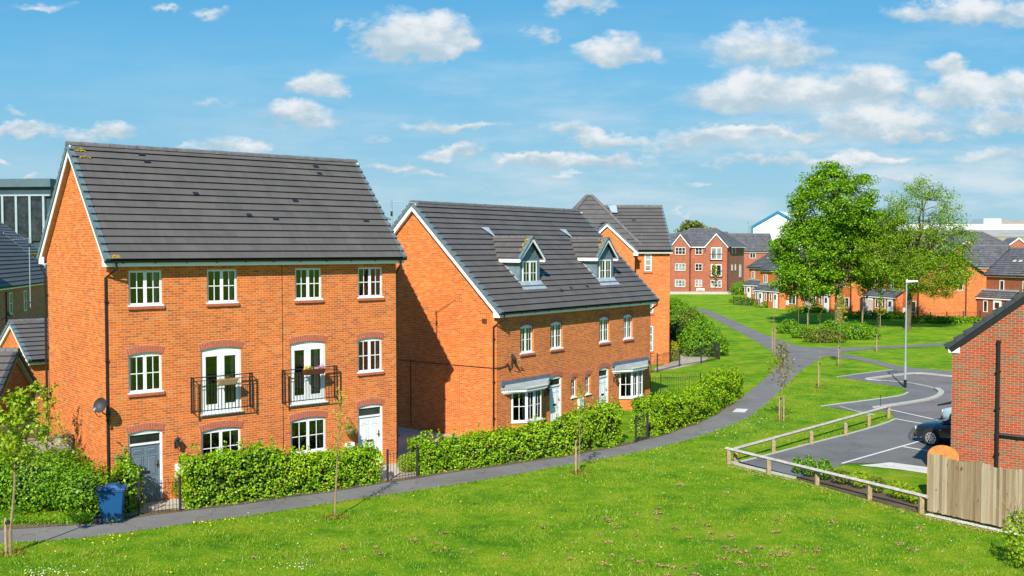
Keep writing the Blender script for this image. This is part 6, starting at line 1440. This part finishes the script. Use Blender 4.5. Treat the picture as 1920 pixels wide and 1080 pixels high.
dish('black satellite dish low on the brown terrace wall behind the garages', Vector((-35.9, 73.0, 3.1)), R(101), size=.28)
def lantern(label, p, rz):
    o = thing('wall_lantern', label, 'lantern', p, rz)
    mb = MB(); mb.box(-.05, .05, -.02, 0, -.12, .1); mb.tube([(0, -.02, -.02), (0, -.10, -.10), (0, -.16, -.04)], .012, 6); mb.build('bracket', M['iron'], o)
    mb = MB(); mb.lathe([(.045, -.02), (.05, 0), (.075, .16)], 6, (0, -.16, 0)); mb.build('glass_body', M['dark_glass'], o)
    mb = MB(); mb.lathe([(.095, .155), (.10, .175), (.03, .25), (.012, .26), (.016, .285), (.004, .30)], 6, (0, -.16, 0)); mb.lathe([(.02, -.07), (.055, -.03), (.05, -.015)], 6, (0, -.16, 0)); mb.build('cap', M['iron'], o)
lantern('black wall lantern right of the grey door', h1(2.02, 0, 1.72), H1A)
lantern('black wall lantern between the left bay window and the first white door', h2(3.5, 0, 1.55), H2A)
lantern('black wall lantern between the second white door and the right bay window', h2(9.32, 0, 1.6), H2A)
lantern('small black lantern at the back edge of the tall gable wall', h1(-.06, 5.75, 2.9), H1A - R(90))
def basket(label, p, rz, kind):
    o = thing('hanging_basket', label, 'basket', p, rz); mb = MB()
    mb.tube([(0, 0, .42), (0, -.02, .40), (0, -.22, .42)], .012, 5); mb.tube([(0, -.22, .42), (-.17, -.22, .02)], .006, 4); mb.tube([(0, -.22, .42), (.17, -.22, .02)], .006, 4); mb.build('bracket', M['iron'], o)
    mb = MB(); mb.lathe([(.03, -.17), (.12, -.13), (.185, -.02), (.19, .02), (.16, .025)], 14, (0, -.22, 0)); mb.build('bowl', M['basket'], o)
    if kind: p_, n_ = blob_points((0, -.22, .02), (.24, .22, .26), 150, zmin=-.3); leaf_mesh('plants', p_, n_, .08, .04, M['leaf_bush'], o)
    else: p_, n_ = blob_points((0, -.22, .03), (.16, .15, .05), 60, zmin=-.3); leaf_mesh('plants', p_, n_, .06, .02, M['leaf_russet'], o)
basket('empty coir hanging basket left of the grey door', h1(.18, 0, 1.62), H1A, 0)
basket('green planted hanging basket left of the white door of the balcony house', h1(8.28, 0, 1.5), H1A, 1)
def trough(label, u0, u1, z, m, plants):
    o = thing('flower_trough', label, 'flower box', h1((u0 + u1) / 2, -.30, z), H1A); w = (u1 - u0) / 2; mb = MB()
    mb.hexa([(-w * .85, -.09, -.11), (w * .85, -.09, -.11), (w * .85, .07, -.11), (-w * .85, .07, -.11)], [(-w, -.13, .08), (w, -.13, .08), (w, .09, .08), (-w, .09, .08)]); mb.build('box', m, o, bevel=.01)
    mb = MB(); [mb.tube([(x, .07, .0), (x, .11, .14)], .008, 5) for x in (-w * .6, w * .6)]; mb.build('hook', M['iron'], o)
    for x, mm, kk in plants:
        p_, n_ = blob_points((x, -.02, .12), (.12, .08, .09), kk, zmin=-1); leaf_mesh('flowers', p_, n_, .045, .035, mm, o)
trough('coir lined trough hung on the left balcony rail', 3.30, 3.98, 3.62, M['basket'], [(0, M['leaf_russet'], 40)])
trough('brown trough with yellow and pink flowers hung on the right balcony rail', 6.38, 7.22, 3.70, M['trough'], [(-.28, M['yellow'], 70), (-.12, M['leaf_lime'], 80), (.12, M['pink'], 60), (.3, M['pink'], 60)])
def aerial(label, p, rz, mast=1.2, L=1.1):
    o = thing('tv_aerial', label, 'aerial', p, rz)
    mb = MB(); mb.tube([(0, 0, 0), (0, 0, mast)], .028, 8); mb.build('mast', M['steel'], o)
    mb = MB(); z = mast - .06; mb.tube([(-.12, 0, z + .01), (L, 0, z - .05)], .012, 6)
    for i in range(9): x = L * (.12 + .88 * i / 8); h = .13 - .004 * i; zc = z - .05 * x / L; mb.tube([(x, -h, zc), (x, h, zc)], .006, 4); mb.lathe([(.004, -.02), (.022, 0), (.004, .02)], 6, (x, 0, zc), axis='x')
    for k in range(4): mb.tube([(-.05, -.16, z - .14 + .09 * k), (-.05, .16, z - .14 + .09 * k)], .006, 4)
    mb.build('antenna', M['steel'], o); mb = MB(); mb.box(-.04, .04, -.04, .04, mast - .6, mast - .42); mb.box(-.05, .05, -.05, .05, .3, .36); mb.build('clamp', M['black'], o)
aerial('television aerial on a mast at the right gable of the three-storey house', h1(L1 + .33, .75, 8.1), R(8), 1.62, 1.0)
aerial('tall television aerial rising from the shaded terrace behind the garages', Vector((-31.8, 68.5, 4.0)), R(170), 4.6, 1.2)
aerial('far television aerial on the ridge of the gabled flats', Vector((41.5, 183, 10.0)), R(0), 2.8, .8)

# ------------------------------------------------------------------ cars
def wheel(parent, x, y, side, r=.325):
    w = MB(); s_ = side; w.lathe([(r * .62, -.10), (r * .93, -.11), (r, -.07), (r, .07), (r * .93, .11), (r * .62, .10)], 28, (x, y, r), axis='y'); o = w.build('wheel', M['rubber'], parent, smooth=False)
    k = MB(); yo = y + s_ * .085
    k.lathe([(r * .60, yo - .03), (r * .70, yo + .0), (r * .66, yo + .012), (r * .60, yo)], 28, (x, 0, r), axis='y') if False else None
    n = 28; ro, ri = r * .70, r * .60
    for j in range(n):
        a0, a1 = 2 * math.pi * j / n, 2 * math.pi * (j + 1) / n; q = lambda rr, a, yy: (x + rr * math.cos(a), yy, r + rr * math.sin(a))
        k.hexa([q(ri, a0, yo), q(ri, a1, yo), q(ro, a1, yo), q(ro, a0, yo)], [q(ri, a0, yo + s_ * .025), q(ri, a1, yo + s_ * .025), q(ro, a1, yo + s_ * .03), q(ro, a0, yo + s_ * .03)])
    for j in range(9):
        a = 2 * math.pi * j / 9; u = Vector((math.cos(a), 0, math.sin(a))); v = Vector((-math.sin(a), 0, math.cos(a))); c = Vector((x, yo, r))
        lo = [c + u * .05 - v * .028, c + u * .05 + v * .028, c + u * r * .62 + v * .020, c + u * r * .62 - v * .020]; k.hexa(lo, [p + Vector((0, s_ * .028, 0)) for p in lo])
    k.lathe([(.055, yo), (.055, yo + s_ * .035), (.02, yo + s_ * .04)], 14, (x, 0, r), axis='y')
    k.build('rim', M['alloy'], o)
    d = MB(); d.lathe([(.01, yo - s_ * .012), (r * .64, yo - s_ * .012), (r * .64, yo - s_ * .005), (.01, yo - s_ * .005)], 20, (x, 0, r), axis='y'); d.build('brake_disc', M['letter'], o)
def car(label, p, rz, paint, estate=False, boot=False):
    o = thing('parked_car', label, 'car', p, rz)
    # x = forward (nose at +), y = left; half widths and heights by station
    st = [(2.22,.60,.30,.62,.62),(2.16,.74,.22,.70,.72),(2.0,.82,.20,.74,.80),(1.6,.86,.20,.80,.90),(1.1,.87,.20,.86,.97),(.82,.88,.20,.90,1.0),(.2,.885,.20,.93,1.0),(-.8,.885,.20,.95,1.0),(-1.5,.87,.20,.97,1.02),(-2.0,.83,.24,.95,1.02),(-2.18,.76,.30,.88,.97),(-2.22,.66,.42,.8,.84)]
    mb = MB(); rings = []
    for x, hw, zb, zs, zt_ in st:
        prof = [(hw * .80, zb), (hw * .985, zb + .10), (hw, zb + .26), (hw * .985, zs - .10), (hw * .93, zs), (hw * .74, zt_ - .02), (hw * .35, zt_ + .015), (0, zt_ + .02)]
        full = prof + [(-a, b) for a, b in prof[-2::-1]]; rings.append([mb.pt((x, a, b)) for a, b in full])
    n = len(rings[0])
    for A_, B_ in zip(rings, rings[1:]):
        for j in range(n - 1): mb.f.append([A_[j], A_[j+1], B_[j+1], B_[j]]); mb.m.append(0)
        mb.f.append([A_[-1], A_[0], B_[0], B_[-1]]); mb.m.append(0)
    mb.f.append(rings[0]); mb.f.append(rings[-1][::-1]); mb.m += [0, 0]
    mb.build('body', paint, o, smooth=True)
    # cabin: glass house with pillars and roof
    xr = (-2.05 if estate else -1.55); top0, top1 = (.12, -1.75 if estate else -1.0)
    base = [(.98, .76), (xr, .74)]; H0, H1_ = .98, 1.43
    gb = MB(); lo = [(base[0][0], .78, H0 - .03), (base[0][0], -.78, H0 - .03), (xr, -.76, H0), (xr, .76, H0)]; hi = [(top0, .60, H1_ - .02), (top0, -.60, H1_ - .02), (top1, -.58, H1_), (top1, .58, H1_)]
    gb.hexa(lo, hi); gb.build('windows', M['car_glass'], o)
    rf = MB(); rf.hexa([(top0 + .04, .61, H1_ - .02), (top0 + .04, -.61, H1_ - .02), (top1 - .04, -.59, H1_), (top1 - .04, .59, H1_)], [(top0 - .1, .5, H1_ + .04), (top0 - .1, -.5, H1_ + .04), (top1 + .05, -.48, H1_ + .04), (top1 + .05, .48, H1_ + .04)])
    for sy in (1, -1):
        for (xb, xt) in ((.98, top0), (-.12, -.25), (xr, top1)): rf.tube([(xb, sy * .775, H0 - .02), (xt, sy * .60, H1_)], .035, 6)
    rf.build('roof', paint, o)
    for sy in (1, -1):
        for x in (1.35, -1.30):
            ar = MB(); ar.lathe([(.02, sy * .60), (.375, sy * .60), (.375, sy * .885), (.02, sy * .885)], 28, (x, 0, .35), axis='y'); ar.build('wheel_arch', M['rubber'], o); wheel(o, x, sy * .80, sy)
        hl = MB(); hl.hexa([(2.205, sy * .40, .56), (2.10, sy * .76, .58), (2.10, sy * .76, .70), (2.195, sy * .40, .68)], [(2.225, sy * .40, .56), (2.13, sy * .775, .58), (2.13, sy * .775, .70), (2.215, sy * .40, .68)]); hl.build('headlight', M['lamp_lens'], o)
        mi = MB(); mi.hexa([(.68, sy * .88, .98), (.80, sy * .88, .98), (.80, sy * .88, 1.12), (.68, sy * .88, 1.12)], [(.66, sy * 1.06, 1.0), (.76, sy * 1.06, 1.0), (.76, sy * 1.06, 1.13), (.66, sy * 1.06, 1.13)]); mi.build('mirror', paint, o, bevel=.02)
        ind = MB(); ind.box(.92, .99, sy * .872, sy * .892, .68, .71) if sy > 0 else ind.box(.92, .99, sy * .892, sy * .872, .68, .71); ind.build('side_repeater', M['lamp_lens'], o)
    gr = MB(); gr.hexa([(2.2, -.42, .42), (2.2, .42, .42), (2.2, .42, .60), (2.2, -.42, .60)], [(2.24, -.42, .42), (2.24, .42, .42), (2.235, .42, .60), (2.235, -.42, .60)]); gr.build('grille', M['black'], o)
    bu = MB(); bu.hexa([(2.2, -.70, .24), (2.2, .70, .24), (2.2, .70, .40), (2.2, -.70, .40)], [(2.27, -.66, .26), (2.27, .66, .26), (2.26, .66, .38), (2.26, -.66, .38)]); bu.build('bumper', M['black'], o)
    if False:
        pass
    if boot:
        bt = MB(); bt.hexa([(2.42, -.66, .80), (2.42, .66, .80), (2.46, .66, .86), (2.46, -.66, .86)], [(1.1, -.74, 1.22), (1.1, .74, 1.22), (1.12, .74, 1.30), (1.12, -.74, 1.30)]); bt.build('bonnet', M['black'], o, bevel=.02)
    return o
lineA, lineB = G(1694, 838.7), G(1738, 846.5); ax_ = (lineA - lineB); ca = math.atan2(ax_.y, ax_.x); fw = Vector((math.cos(ca), math.sin(ca), 0)); lf_ = Vector((-fw.y, fw.x, 0))
wp = G(1747, 836); car('dark navy saloon car parked behind the near right house, nose outwards', wp - fw * 1.35 - lf_ * .82, ca, M['navy'])
wq = D(1768, 783, 46.6); car('silver blue car with a black propped bonnet, just showing beyond the navy car', Vector((wq.x, wq.y, 0)) - fw * 2.25 - lf_ * .5, ca, M['silver_blue'], True, True)
